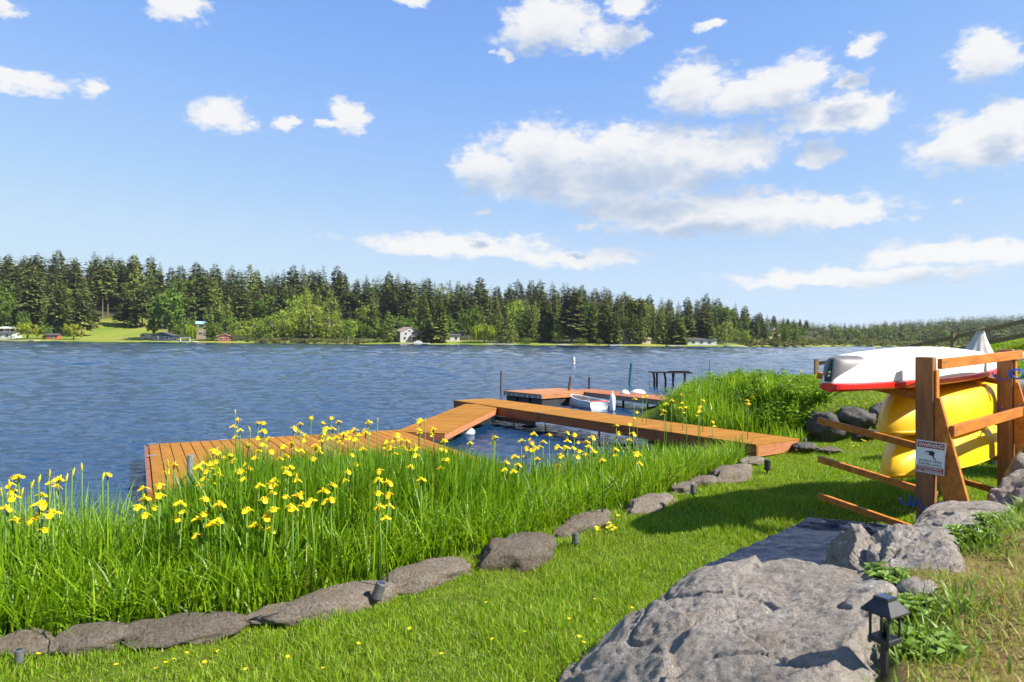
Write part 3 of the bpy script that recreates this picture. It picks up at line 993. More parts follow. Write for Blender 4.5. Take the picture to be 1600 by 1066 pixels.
# trees that stand out in front of the wood, each placed from the photograph
for a in [
    ('round_shrub', 43, 502, 9, 56, 'broad flat-topped bright green tree by the white house at far left'),
    ('round_shrub', 115, 504, 8, 44, 'smaller flat-topped bright green tree beside the meadow shore'),
    ('bush', 74, 505, 14, 24, 'darker green bush between the two flat-topped trees'),
    ('maple', 10, 466, 45, 48, 'leafy green tree at the left frame edge above the pergola'),
    ('maple', 36, 481, 40, 24, 'small dark leafy tree just right of the pergola'),
    ('fir', 52, 428, 52, 34, 'fir with a bare trunk right of the pergola', 3),
    ('fir', 97, 440, 48, 34, 'full fir in front of the wood above the red shed', 1),
    ('fir', 141, 464, 62, 30, 'small full fir alone at the top left of the meadow', 0),
    ('tall_fir', 160, 415, 88, 24, 'tall fir with two bare trunks lit at meadow top, left one', 2),
    ('tall_fir', 168, 410, 90, 24, 'tall fir with two bare trunks lit at meadow top, right one', 1),
    ('tall_fir', 119, 412, 82, 26, 'tall fir with a thick reddish bare trunk left of the meadow', 2),
    ('fir', 194, 452, 70, 26, 'dark fir casting shade at the middle of the meadow top', 1),
    ('cedar', 209, 466, 66, 22, 'pale fir at the right of the meadow top', 0),
    ('fir', 222, 445, 68, 28, 'fir with lit trunk at the right corner of the meadow', 3),
    ('maple', 264, 444, 14, 84, 'large dark green leafy tree right of the meadow'),
    ('maple', 240, 492, 10, 30, 'small grey-green tree right of the round camper', 1),
    ('willow', 297, 502, 8, 34, 'small yellow-green weeping tree beside the dark boathouse'),
    ('maple', 332, 498, 9, 42, 'dense rounded green tree right of the small weeping tree'),
    ('alder', 372, 500, 10, 44, 'bright green bushy tree right of the red hut'),
    ('alder', 398, 494, 14, 46, 'bright green tree at the left end of the alder thicket'),
    ('alder', 425, 486, 10, 52, 'pale twiggy alder, second in the thicket from the left'),
    ('alder', 452, 474, 14, 56, 'tallest pale twiggy alder in the thicket'),
    ('alder', 484, 470, 16, 64, 'broad pale alder in the middle of the thicket'),
    ('alder', 515, 482, 10, 54, 'pale alder right of the middle of the thicket'),
    ('alder', 544, 493, 9, 44, 'small pale alder at the right end of the thicket'),
    ('maple', 572, 505, 22, 24, 'small reddish dark tree left of the dense cypress', 1),
    ('cone_tree', 605, 487, 10, 42, 'dense green cone-shaped cypress left of the grey house'),
    ('bush', 588, 512, 8, 20, 'bright bush at the foot of the dense cypress'),
    ('cedar', 666, 488, 11, 34, 'grey-green cedar right of the gabled house'),
    ('cedar', 688, 458, 9, 38, 'two-toned tall cedar by the shore left of the white garage', 1),
    ('maple', 731, 474, 34, 50, 'dark bushy maple behind the white garage'),
    ('willow', 757, 501, 10, 66, 'wide yellow-green weeping willow on the shore'),
    ('cone_tree', 793, 484, 9, 30, 'narrow green cypress right of the big willow', 1),
    ('cedar', 822, 470, 16, 34, 'dark green cedar behind a low shore lawn'),
    ('cedar', 852, 456, 18, 40, 'pale tall cedar left of the dark fir pair'),
    ('cone_tree', 832, 478, 14, 26, 'pale narrow cone tree near the low shore lawn'),
    ('alder', 872, 502, 10, 28, 'bright green small tree at the foot of the dark firs'),
    ('fir', 893, 448, 14, 46, 'big dark shaggy fir on the shore left of pale cedars', 1),
    ('cedar', 925, 462, 14, 34, 'pale cedar, left of three by the red-roofed house'),
    ('cedar', 946, 458, 16, 38, 'pale cedar, middle of three by the red-roofed house'),
    ('cedar', 962, 482, 9, 28, 'pale short cedar, right of three by the red-roofed house'),
    ('poplar', 989, 463, 10, 20, 'tall columnar poplar, left of the pair'),
    ('poplar', 1002, 466, 10, 18, 'tall columnar poplar, right of the pair'),
    ('cone_tree', 1036, 480, 12, 28, 'pale green cone tree right of the poplars'),
    ('cedar', 1058, 484, 9, 40, 'bright cedar on the shore right of the poplars'),
    ('fir', 1077, 470, 16, 30, 'dark thin fir right of the bright shore cedar', 0),
    ('fir', 1096, 462, 18, 34, 'dark fir over the white shore cabin', 2),
    ('cedar', 1108, 488, 10, 24, 'small pale cedar by the white shore cabin'),
    ('alder', 1136, 496, 11, 36, 'light green rounded tree near the right shore'),
    ('alder', 1164, 512, 8, 26, 'low bright tree near the right shore'),
    ('cedar', 1196, 496, 14, 18, 'dull green cedar left of the small yellow house'),
    ('cone_tree', 1214, 505, 10, 14, 'grey-green cone tree, left of three at the right shore'),
    ('cone_tree', 1228, 506, 10, 14, 'grey-green cone tree, middle of three at the right shore'),
    ('cone_tree', 1244, 507, 10, 15, 'grey-green cone tree, right of three at the right shore'),
    ('bush', 910, 526, 4, 22, 'pale shore bush below the pale cedars, left one'),
    ('bush', 938, 527, 4, 18, 'pale shore bush below the pale cedars, right one'),
    ('bush', 820, 526, 5, 30, 'grey-green shore bush right of the narrow cypress'),
]:
    k, px, ty, e, w, lab = a[:6]
    tree_px(k, px, ty, e, w, lab, None, a[6] if len(a) > 6 else None)


def joined(name, kinds, places, mat):
    """many trees too far to tell apart: one mesh"""
    V, F3, F4, o = [], [], [], 0
    cache = {}
    for k, p, h, sx in places:
        cm = random.choice(KIND[k])[0]
        if cm.name not in cache:
            a = np.empty(len(cm.vertices) * 3, np.float32); cm.vertices.foreach_get('co', a)
            n = len(cm.polygons[0].vertices)
            f = np.empty(len(cm.polygons) * n, np.int32); cm.polygons.foreach_get('vertices', f)
            cache[cm.name] = (a.reshape(-1, 3), f.reshape(-1, n))
        a, f = cache[cm.name]
        th = rnd(0, 6.28); c, s = math.cos(th), math.sin(th)
        x = a[:, 0] * c - a[:, 1] * s; y = a[:, 0] * s + a[:, 1] * c
        V.append(np.stack([x * h * sx + p[0], y * h * sx + p[1], a[:, 2] * h + p[2]], 1))
        (F3 if f.shape[1] == 3 else F4).append(f + o); o += len(a)
    fl = ([np.concatenate(F3)] if F3 else []) + ([np.concatenate(F4)] if F4 else [])
    return mesh_obj(name, np_mesh(name, np.concatenate(V), fl), mat)


def understory():
    random.seed(62)
    pl = []
    for e in (165, 182, 200):
        px = -110.0
        while px < 1250:
            p, d = far_pt(px, e + rnd(-6, 6)); sky = np.interp(px, PROFILE_X, PROFILE_Y)
            h = min(40, max(8, z_at(px, sky + rnd(4, 26), d) - p.z))
            pl.append(('far_fir', p, h, rnd(1.1, 1.5))); px += rnd(9, 14)
    tag(joined('forest_depth', None, pl, M['fir']), 'dense dark fir wood closing the gaps behind the skyline trees', 'forest', kind='stuff')
    pl = []
    for k in range(420):
        px = rnd(-100, 1250); e = rnd(24, 135)
        if 128 < px < 250 and e < 98: continue
        if px < 128 and e < 66: continue
        if 560 < px < 760 and e < 34: continue
        p, d = far_pt(px, e); pl.append(('far_leafy', p, rnd(5, 12), rnd(.9, 1.5)))
    tag(joined('undergrowth', None, pl, M['maple']), 'leafy undergrowth between the trunks of the fir wood', 'undergrowth', kind='stuff')


understory()


def far_right():
    random.seed(61)
    pl, pm = [], []
    for e in (90, 140, 200, 270, 340, 410, 470):
        px = 1215.0
        while px < 1720:
            x = px + rnd(-4, 4); px += rnd(5.5, 9)
            p, d = far_pt(x, e)
            sky = np.interp(x, [1215, 1260, 1330, 1400, 1450, 1500, 1550, 1600, 1720], [494, 500, 502, 497, 495, 491, 489, 487, 484])
            h = min(z_at(x, sky + rnd(0, 6) + max(0, (410 - e)) * .02, d) - p.z, rnd(18, 30))
            if h < 6: continue
            pl.append(('far_fir', p, h, rnd(1.3, 1.9)))
    o = joined('distant_forest', None, pl, M['fir'])
    tag(o, 'hazy mixed forest on the low hill at far right', 'forest', kind='stuff')
    pl = []
    for k in range(60):
        x = rnd(1290, 1700); p, d = far_pt(x, rnd(40, 240)); pl.append(('far_leafy', p, rnd(9, 15), rnd(.8, 1.2)))
    tag(joined('distant_broadleaf_trees', None, pl, M['cedar']), 'paler leafy trees along the foot of the right hill', 'forest', kind='stuff')
    for k in range(230):
        x = rnd(1165, 1560); p, d = far_pt(x, rnd(1, 45)); pm.append(('far_bush', p, rnd(1.6, 4.2), rnd(1.0, 2.0)))
    for k in range(60):
        x = rnd(380, 580); p, d = far_pt(x, rnd(.5, 4)); pm.append(('far_bush', p, rnd(1.0, 2.6), rnd(.8, 1.4)))
    tag(joined('marsh_growth', None, pm, M['reedbed']), 'pale reeds and low scrub along the far waterline', 'reeds', kind='stuff')


far_right()

# ------------------------------------------------------------------ buildings and small things on the far shore
M['wall_grey'] = simple('grey siding', (0.34, 0.33, 0.32), 0.7, 0.08, 1.0)
M['wall_white'] = simple('white wall', (0.55, 0.54, 0.51), 0.7, 0.05, 1.0)
M['wall_red'] = simple('red wall', (0.36, 0.10, 0.06), 0.7, 0.15, 1.0)
M['wall_tan'] = simple('tan wall', (0.52, 0.44, 0.30), 0.7, 0.1, 1.0)
M['wall_blue'] = simple('dark blue wall', (0.03, 0.05, 0.09), 0.7, 0.1, 1.0)
M['roof_brown'] = simple('brown roof', (0.30, 0.22, 0.17), 0.8, 0.15, 2.0)
M['roof_pink'] = simple('weathered red roof', (0.42, 0.24, 0.19), 0.8, 0.15, 2.0)
M['roof_dark'] = simple('dark roof', (0.07, 0.07, 0.075), 0.8, 0.2, 2.0)
M['tarp_blue'] = simple('pale blue tarpaulin', (0.30, 0.50, 0.68), 0.5, 0.2, 2.0)
M['glass'] = simple('window glass', (0.03, 0.04, 0.05), 0.08, 0.2, 2.0)


def house(name, px, e, w, dep, wall_h, roof_h, wall, roof, label, rz=0.0, ridge='x', wins=(), door=None, deck=False, cat='house'):
    p, d = far_pt(px, e)
    r = empty(name, p, rz)
    tag(r, label, cat)
    hw, hd = w / 2, dep / 2
    MB().box((-hw, -hd, -.5), (hw, hd, wall_h)).build('wall', M[wall], r)
    o = .5
    b = MB()
    if ridge == 'x':
        prof = [(-hd - o, wall_h - .05), (0, wall_h + roof_h), (hd + o, wall_h - .05), (hd + o, wall_h + .2), (0, wall_h + roof_h + .25), (-hd - o, wall_h + .2)]
        vs = [(-hw - o, y, z) for y, z in prof] + [(hw + o, y, z) for y, z in prof]
        gab = [[(sx * (hw - .02), -hd, wall_h), (sx * (hw - .02), hd, wall_h), (sx * (hw - .02), 0, wall_h + roof_h)] for sx in (-1, 1)]
    else:
        prof = [(-hw - o, wall_h - .05), (0, wall_h + roof_h), (hw + o, wall_h - .05), (hw + o, wall_h + .2), (0, wall_h + roof_h + .25), (-hw - o, wall_h + .2)]
        vs = [(x, -hd - o, z) for x, z in prof] + [(x, hd + o, z) for x, z in prof]
        gab = [[(-hw, sy * (hd - .02), wall_h), (hw, sy * (hd - .02), wall_h), (0, sy * (hd - .02), wall_h + roof_h)] for sy in (-1, 1)]
    b.add(vs, [(0, 1, 4, 5), (1, 2, 3, 4), (11, 10, 7, 6), (10, 9, 8, 7), (5, 4, 10, 11), (4, 3, 9, 10), (1, 0, 6, 7), (2, 1, 7, 8), (0, 5, 11, 6), (3, 2, 8, 9)])
    b.build('roof', M[roof], r)
    g = MB()
    for t in gab:
        k = Vector((.1, 0, 0)) if ridge == 'x' else Vector((0, .1, 0))
        g.add([Vector(q) - k for q in t] + [Vector(q) + k for q in t], [(0, 1, 2), (5, 4, 3), (0, 3, 4, 1), (1, 4, 5, 2), (2, 5, 3, 0)])
    g.build('gable', M[wall], r)
    for (x, z, ww, wh) in wins:
        wd = MB().box((x - ww / 2 - .12, -hd - .10, z - .12), (x + ww / 2 + .12, -hd + .05, z + wh + .12)).build('window', M['wall_white'], r)
        MB().box((x - ww / 2, -hd - .13, z), (x + ww / 2, -hd - .02, z + wh)).build('pane', M['glass'], wd)
    if door:
        MB().box((door[0] - door[1] / 2, -hd - .12, 0), (door[0] + door[1] / 2, -hd + .05, door[2])).build('door', M['wall_white' if wall != 'wall_white' else 'wall_grey'], r)
    if deck:
        dk = MB().box((-hw * .1, -hd - 2.6, 2.3), (hw + .8, -hd - .03, 2.5)).build('balcony', M['roof_brown'], r)
        rb = MB()
        for k in range(8): rb.box((-hw * .1 + k * (hw * 1.1 + .7) / 7, -hd - 2.6, 2.5), (-hw * .1 + .08 + k * (hw * 1.1 + .7) / 7, -hd - 2.52, 3.4))
        rb.box((-hw * .1, -hd - 2.62, 3.4), (hw + .8, -hd - 2.5, 3.5)).build('railing', M['wall_white'], dk)
        for x in (-hw * .1 + .2, hw + .5): MB().box((x, -hd - 2.5, -.8), (x + .2, -hd - 2.3, 2.297)).build('post', M['roof_brown'], r)
    return r


house('lake_house', 636, 14, 10.5, 8, 4.8, 2.2, 'wall_grey', 'roof_brown', 'grey two-storey house with brown roof and balcony across the lake', .55, 'y',
      [(-3, 1, 1.2, 1.3), (1, 1, 1.8, 1.4), (-2.4, 3.3, 1.2, 1.0), (1.4, 3.2, 1.6, 1.2), (-.4, 4.9, 1.2, .8)], (3.6, 1.0, 2.1), True)
house('garage', 707, 20, 7.2, 6, 2.6, .7, 'wall_white', 'roof_dark', 'white garage with two openings right of the two-toned cedar', .1, 'x', [(-1.8, .6, 1.1, 1.2), (1.8, .6, 1.1, 1.2)])
house('lake_house', 973, 16, 9, 7, 4.2, 1.8, 'wall_white', 'roof_pink', 'white house with faded red roof beside the poplars', .4, 'y', [(-2, 1, 1.4, 1.3), (1.5, 1, 1.4, 1.3), (0, 3.2, 1.2, 1)])
house('garden_shed', 1006, 14, 6, 4, 2.0, .8, 'wall_tan', 'roof_brown', 'low tan shed just right of the poplars', .1, 'x', [(0, .5, 1.4, 1)])
house('cabin', 1093, 10, 15, 6, 2.2, .8, 'wall_white', 'roof_dark', 'long white low cabin on the right shore', .05, 'x', [(-4, .6, 1.5, 1), (0, .6, 1.5, 1), (4, .6, 1.5, 1)])
house('lake_house', 1205, 40, 7, 7, 6.5, 2.2, 'wall_tan', 'roof_dark', 'small yellow tan house at the right end of the shore', .3, 'y', [(-1.5, 1.6, 1.2, 1.2), (1.5, 1.6, 1.2, 1.2), (0, 4, 1.2, 1.2)])
house('bungalow', 4, 14, 15, 7, 2.3, .9, 'wall_white', 'roof_dark', 'white bungalow cut by the left frame edge', 0, 'x', [(-3, .7, 1.6, 1.2), (1, .7, 1.6, 1.2), (5, .7, 1.2, 1.2)])
house('garden_shed', 84, 12, 5.5, 4, 1.8, .8, 'wall_red', 'roof_dark', 'low red shed between the flat-topped trees', .1, 'x', [(0, .6, 1.6, .7)])
house('carport', 110, 52, 14, 6, 2.4, 1.0, 'wall_tan', 'roof_dark', 'low dark carport under the firs above the red shed', 0, 'x', [(-3, .3, 3, 1.7), (3, .3, 3, 1.7)])
house('boathouse', 258, 9, 9, 6, 2.4, 1.5, 'wall_blue', 'roof_dark', 'dark blue boathouse under the big leafy tree', 0, 'y', [(-3, .6, 2, 1.4), (2.5, .6, 2, 1.4)])
house('hut', 352, 8, 6, 4, 2.2, 1.3, 'wall_red', 'roof_pink', 'small red hut with white trim at the water', .2, 'y', [(-1.2, .7, 1, 1), (1.2, .7, 1, 1)])
house('tree_house', 314, 22, 4, 4, 7.5, 1.2, 'roof_brown', 'tarp_blue', 'narrow reddish tower hut with pale blue tarpaulin roof', .3, 'x', [(0, 5.5, 1.6, 1.2), (0, 2, 1.4, 1.2)])

# pergola, camper, shore docks
p, d = far_pt(15, 40)
pg = tag(empty('pergola', p), 'open white pergola at the far left above the bungalow', 'pergola')
for x in (-4.6, -1.5, 1.5, 4.6):
    for y in (-2, 2): MB().box((x - .15, y - .15, -.4), (x + .15, y + .15, 3.2)).build('post', M['wall_white'], pg)
MB().add([(-5.2, -2.6, 3.2), (5.2, -2.6, 3.2), (5.2, 2.6, 3.2), (-5.2, 2.6, 3.2), (-4, 0, 4.3), (4, 0, 4.3)], [(3, 2, 1, 0), (0, 1, 5, 4), (2, 3, 4, 5), (1, 2, 5), (3, 0, 4)]).build('roof', M['wall_white'], pg)
p, d = far_pt(229, 13)
cpr = tag(empty('camper_trailer', p, .3), 'rounded cream camper trailer at the right foot of the meadow', 'trailer')
pts = [(-2.6 + .0, .5), (-3.0, 1.4), (-2.7, 2.5), (-1.9, 3.1), (0, 3.25), (1.9, 3.1), (2.7, 2.5), (3.0, 1.4), (2.6, .5)]
MB().add([(x, -1.2, z) for x, z in pts] + [(x, 1.2, z) for x, z in pts], [tuple(range(9)), tuple(reversed(range(9, 18)))] + [(i, i + 9, (i + 1) % 9 + 9, (i + 1) % 9) for i in range(9)]).build('body', M['wall_tan'], cpr)
MB().box((-2.0, -1.26, 1.6), (-.6, -1.15, 2.4)).build('window', M['glass'], cpr)
MB().box((.9, -1.26, .6), (1.7, -1.15, 2.5)).build('door', M['wall_white'], cpr)
for x in (-.5, .5):
    MB().tube([(x, -1.25, .38), (x, -.95, .38)], .38, 12).build('wheel', M['black'], cpr)
for px, w, lab in [(30, 16, 'low pale jetty along the shore below the white bungalow'), (290, 9, 'white swim float with frame below the small weeping tree'), (652, 11, 'pale boat dock below the gabled lake house'),
                   (790, 10, 'white dock right of the big willow'), (770, 5, 'short white dock at the foot of the big willow'), (880, 6, 'small pale dock at the foot of the dark firs'), (962, 6, 'small white dock below the red-roofed house'), (1055, 7, 'small pale dock below the bright shore cedar'),
                   (1148, 8, 'small grey dock below the light green rounded tree')]:
    p, d = far_pt(px, -3)
    r = tag(empty('shore_dock', (p.x, p.y, 0)), lab, 'dock')
    MB().box((-w / 2, -1.5, .45), (w / 2, 4, .75)).build('deck', M['wall_white' if w < 12 else 'wall_tan'], r)
    for x in (-w / 2 + .2, w / 2 - .4):
        MB().box((x, -1.3, -2), (x + .2, -1.1, .447)).build('post', M['grey_wood'], r)
    if w == 9:
        fr = MB()
        for x in (-2.4, 2.2): fr.box((x, -.5, .753), (x + .2, -.3, 2.4))
        fr.box((-2.4, -.5, 2.4), (2.4, -.3, 2.6)).build('frame', M['white'], r)
    if w == 11:
        b = MB().box((-1.5, -.8, .753), (2.2, .8, 1.5)); b.box((-.4, -.7, 1.503), (1.2, .7, 2.0)); b.build('boat_canopy', M['wall_white'], r)

# ------------------------------------------------------------------ the wooden dock
ZD = 0.45        # deck height
DW = EYE - ZD


def deck_section(root, a, dirv, length, width, board_w, gap, across, mat='deck', rim=('deck_rim', 'deck_rim'), rim_h=0.17, z=ZD, th=0.028):
    """a: near corner, dirv: along the section, boards across or along; width extends to the left of dirv"""
    dirv = Vector((dirv[0], dirv[1], 0)).normalized(); lat = Vector((-dirv.y, dirv.x, 0))
    a = Vector((a[0], a[1], 0))
    rot = math.atan2(dirv.y, dirv.x)
    n = int(round((length if across else width) / (board_w + gap)))
    bw = (length if across else width) / n
    lw = width if across else length
    me = MB().box((0, 0, -th), (bw - gap, lw + 0.02, 0)).mesh('deck_board', bevel=0.003) if across else MB().box((-.01, 0, -th), (lw + .01, bw - gap, 0)).mesh('deck_board', bevel=0.003)
    me.materials.append(M[mat])
    for i in range(n):
        o = bpy.data.objects.new('deck_board', me)
        link(o, root)
        q = a + (dirv * (i * bw) - lat * .01 if across else lat * (i * bw))
        o.location = (q.x, q.y, z + rnd(-.0012, .0012)); o.rotation_euler = (0, 0, rot)
    zt = z - th - 0.002; zb = zt - rim_h
    t = 0.04
    for (p, q, nm) in ((a, a + dirv * length, 0), (a + lat * (width - t), a + dirv * length + lat * (width - t), 0), (a + lat * t, a + lat * (width - t), 1), (a + dirv * (length - t) + lat * t, a + dirv * (length - t) + lat * (width - t), 1)):
        v = (q - p)
        m = Matrix.Translation(Vector((p.x, p.y, zb))) @ Matrix.Rotation(math.atan2(v.y, v.x), 4, 'Z')
        # length boards: thickness to the left; end boards: to the right
        y0, y1 = (0, t) if nm == 0 else (-t, 0)
        MB().box((0, y0, 0), (v.length, y1, rim_h), m).build('rim_board', M[rim[nm]], root, bevel=0.003)
    j = MB()
    k = 0.6
    while k < length - .3:
        s = a + dirv * k
        j.bar((s + lat * t).to_tuple()[:2] + (zt - rim_h / 2 + .01,), (s + lat * (width - t)).to_tuple()[:2] + (zt - rim_h / 2 + .01,), .04, rim_h - .03)
        k += .6
    j.build('joist', M['dark_wood'], root)


def pile(root, p, z0, z1, r, mat='galv'):
    MB().tube([(p[0], p[1], z0), (p[0], p[1], z1)], r, 12).build('support_pipe', M[mat], root, smooth=False)


# the long walkway: near corner at the lawn, running out to the lake
nl = G(1182, 694.5, ZD); nr = G(1240.5, 682.5, ZD); fl = G(709, 625.5, ZD)
wdir = (fl - nl); wlen = wdir.length; wdir.normalize()
wlat_right = Vector((wdir.y, -wdir.x, 0))
WW = 1.22
wk = tag(empty('dock_walkway', (0, 0, 0)), 'long orange timber walkway running from the lawn out over the lake', 'dock')
near = Vector((nl.x, nl.y, 0)) + wlat_right * WW
half = wlen * .605
deck_section(wk, near, wdir, half, WW, .14, .0022, True, rim=('deck_rim', 'deck_end'), rim_h=.18)
deck_section(wk, near + wdir * (half + .012), wdir, wlen - half, WW, .14, .0022, True, rim=('deck_rim', 'deck_rim'), rim_h=.2)
for f, s in ((.40, .10), (.40, 1.12), (.72, 1.12), (.72, .1), (.97, .1)):
    q = near + wdir * (wlen * f) - wlat_right * (WW - s)
    pile(wk, q, -2.2, ZD - .03, .024)
# cross beam with its bracket under the walkway
q = near + wdir * (wlen * .62) - wlat_right * (WW - .02)
q2 = near + wdir * (wlen * .80) - wlat_right * (WW - .02)
MB().bar((q.x, q.y, ZD - .27), (q2.x, q2.y, ZD - .30), .06, .10).build('cross_beam', M['dark_wood'], wk)
MB().bar((q2.x, q2.y, ZD - .24), (q2.x, q2.y, ZD - .42), .09, .09, (0, 1, 0)).build('bracket', M['deck_end'], wk)
pile(wk, (q2.x, q2.y), -2.2, ZD - .40, .03, 'dark_grey')
# galvanised corner and seam plates
for f, s in ((.0, .0), (.606, 0.02), (.606, WW - .1), (.985, .03), (.985, WW - .12)):
    if f == 0: continue
    q = near + wdir * (wlen * f) - wlat_right * (WW - s)
    m = Matrix.Translation(Vector((q.x, q.y, ZD))) @ Matrix.Rotation(math.atan2(wdir.y, wdir.x), 4, 'Z')
    MB().box((-.07, -.09, .004), (.07, 0.0, .012), m).build('seam_plate', M['steel'], wk)

# ramp down to the platform
ZP = 0.30        # the platform floats lower than the walkway
rl = G(630, 671, ZP); rt = G(729, 630, ZD)
rdir = (rt - rl); rdir.z = 0; rlen = rdir.length; rdir.normalize()
rlat_r = Vector((rdir.y, -rdir.x, 0))
RW = 1.0
rp = tag(empty('dock_ramp', (0, 0, 0)), 'orange plank ramp with cross boards joining walkway and platform', 'dock')
a0 = Vector((rl.x, rl.y, 0)) - rdir * .35 + rlat_r * RW
rl_len = rlen + .35 - .06
deck_section(rp, (0, 0), (1, 0), rl_len, RW, .14, .022, True, rim=('deck_end', 'deck_end'), rim_h=.13, z=0.0)
rp.location = (a0.x, a0.y, ZP + .01)
rp.rotation_euler = (0, -math.atan2(ZD - ZP - .02, rl_len), math.atan2(rdir.y, rdir.x))
for s in (.06, RW - .06):
    q = a0 + rdir * (rlen - .42) - rlat_r * s
    pile(wk, q, -2.2, ZD - .20, .022)

# swim platform
pf = tag(empty('dock_platform', (0, 0, 0)), 'wide orange timber swim platform with lengthwise boards behind the irises', 'dock')
f0 = G(229, 694.5, ZP); f1 = G(626, 671.5, ZP)
pd = (f1 - f0); pd.z = 0; pl_len = pd.length; pd.normalize()
plat = Vector((-pd.y, pd.x, 0))
pw = 3.95
pa = Vector((f0.x, f0.y, 0)) - plat * pw
deck_section(pf, pa + pd * .035, pd, pl_len - .06, pw, .14, .011, False, rim=('deck_rim', 'deck_end'), rim_h=.2, z=ZP)
# re-lay: boards run towards the lake, so replace the lengthwise set
for o in [c for c in pf.children if c.name.startswith('deck_board')]: bpy.data.objects.remove(o, do_unlink=True)
nb = int(round((pl_len - .06) / .158)); bwid = (pl_len - .06) / nb
bme = MB().box((0, -.012, -.028), (bwid - .011, pw + .012, 0)).mesh('deck_board', bevel=0.003); bme.materials.append(M['deck'])
for i in range(nb):
    o = link(bpy.data.objects.new('deck_board', bme), pf)
    q = pa + pd * (.035 + i * bwid)
    o.location = (q.x, q.y, ZP + rnd(-.0015, .0015)); o.rotation_euler = (0, 0, math.atan2(pd.y, pd.x))
sd = MB().bar((pa.x, pa.y, ZP - .12), (f0.x, f0.y, ZP - .12), .05, .2); sd.build('side_fender', M['deck_rim'], pf, bevel=.004)
MB().bar((pa.x - .03 * pd.x, pa.y - .03 * pd.y, ZP - .015), (f0.x - .03 * pd.x, f0.y - .03 * pd.y, ZP - .015), .012, .03).build('edge_strip', M['metal_rim'], pf)
for q in (pa + pd * .06 + plat * 2.6, pa + pd * .08 + plat * (pw - .06), pa + pd * 1.2 + plat * (pw - .04), pa + pd * 2.6 + plat * (pw - .04), pa + pd * 3.9 + plat * (pw - .04)):
    m = Matrix.Translation(Vector((q.x, q.y, ZP + .004))) @ Matrix.Rotation(math.atan2(pd.y, pd.x), 4, 'Z')
    MB().box((-.06, -.035, 0), (.06, .035, .012), m).build('seam_plate', M['steel'], pf)
for q in (pa + pd * .3 + plat * .3, pa + pd * .3 + plat * (pw - .3), pa + pd * (pl_len - .6) + plat * .3, pa + pd * (pl_len - .6) + plat * (pw - .3)):
    pile(pf, q, -2.4, ZP - .05, .03)
# pipe standing up at the platform's near edge
q = D(298, 752, 7.75)
tp = G(298, 711, 0.93)
MB().tube([(tp.x, tp.y, -1.5), (tp.x, tp.y, 0.93)], .033, 14).build('mooring_pipe', M['galv'], pf)

# small white float by the ramp
q = G(728, 676, 0.05)
bo = tag(empty('mooring_buoy', (q.x, q.y, 0.0)), 'small white float on the water under the ramp', 'buoy')
MB().tube([(-.2, 0, .06), (-.15, 0, .06), (-.08, 0, .06), (.08, 0, .06), (.15, 0, .06), (.2, 0, .06)], [.03, .08, .105, .105, .08, .03], 14).build('float', M['white'], bo, smooth=True)
MB().tube([(0, 0, .0), (.05, .1, -.2), (.1, .1, -1.5)], .01, 6).build('rope', M['white'], bo)

# ------------------------------------------------------------------ the neighbour's docks
ZN = 0.38
L0, B1, F1, R1 = G(787, 610.8, ZN), G(884, 605, ZN), G(846, 616.5, ZN), G(885, 612.5, ZN)
nd = tag(empty('floating_dock'), 'square floating dock with orange deck and grey float sides beyond the walkway', 'dock')
dv = (F1 - L0); dv.z = 0; dl = dv.length; dv.normalize(); lt = Vector((-dv.y, dv.x, 0))
dwid = 2.55
deck_section(nd, Vector((L0.x, L0.y, 0)), dv, dl, dwid, .14, .006, True, 'old_deck', ('metal_rim', 'old_deck'), .12, ZN)
for k in range(3):
    for j in range(2):
        c = Vector((L0.x, L0.y, 0)) + dv * (dl * (k + .5) / 3) + lt * (dwid * (j + .5) / 2)
        m = Matrix.Translation(c) @ Matrix.Rotation(math.atan2(dv.y, dv.x), 4, 'Z')
        MB().box((-dl / 6 + .05, -dwid / 4 + .06, -.25), (dl / 6 - .05, dwid / 4 - .06, ZN - .16), m).build('float_block', M['float'], nd, bevel=.03)
for k in range(7):
    c = Vector((L0.x, L0.y, 0)) + dv * (.15 + k * (dl - .3) / 6)
    MB().box((c.x - .02, c.y - .03, ZN - .14), (c.x + .02, c.y - .02, ZN - .05)).build('bolt_plate', M['steel'], nd)
a2 = G(889, 610, ZN); b2 = G(1052, 627, ZN)
nd2 = tag(empty('side_dock'), 'reddish plank dock behind the dinghy, running to the shrubs', 'dock')
dv2 = (a2 - b2); dv2.z = 0; dl2 = dv2.length; dv2.normalize()
deck_section(nd2, Vector((b2.x, b2.y, 0)) + Vector((dv2.y, -dv2.x, 0)) * 1.25, dv2, dl2 + .2, 1.25, .14, .006, True, 'red_deck', ('grey_wood', 'grey_wood'), .13, ZN)
for f in (.1, .45, .8):
    for s in (.08, 1.15):
        q = Vector((b2.x, b2.y, 0)) + dv2 * (dl2 * f) + Vector((dv2.y, -dv2.x, 0)) * s
        pile(nd2, q, -2.2, ZN - .03, .04, 'dark_wood')


def pole(px, py0, py1, r, mat, label, name='mooring_pole', lean=0.0):
    q = G(px, py1, 0.0)
    top = D(px, py0, q.y).z
    r0 = tag(empty(name, (q.x, q.y, 0)), label, 'pole')
    MB().tube([(-lean * .8, 0, -1.8), (0, 0, 0), (lean, 0, top)], r, 10).build('shaft', M[mat], r0)
    MB().tube([(lean, 0, top), (lean, 0, top + .02)], [r * 1.15, r * .8], 10).build('cap', M[mat], r0)
    return r0


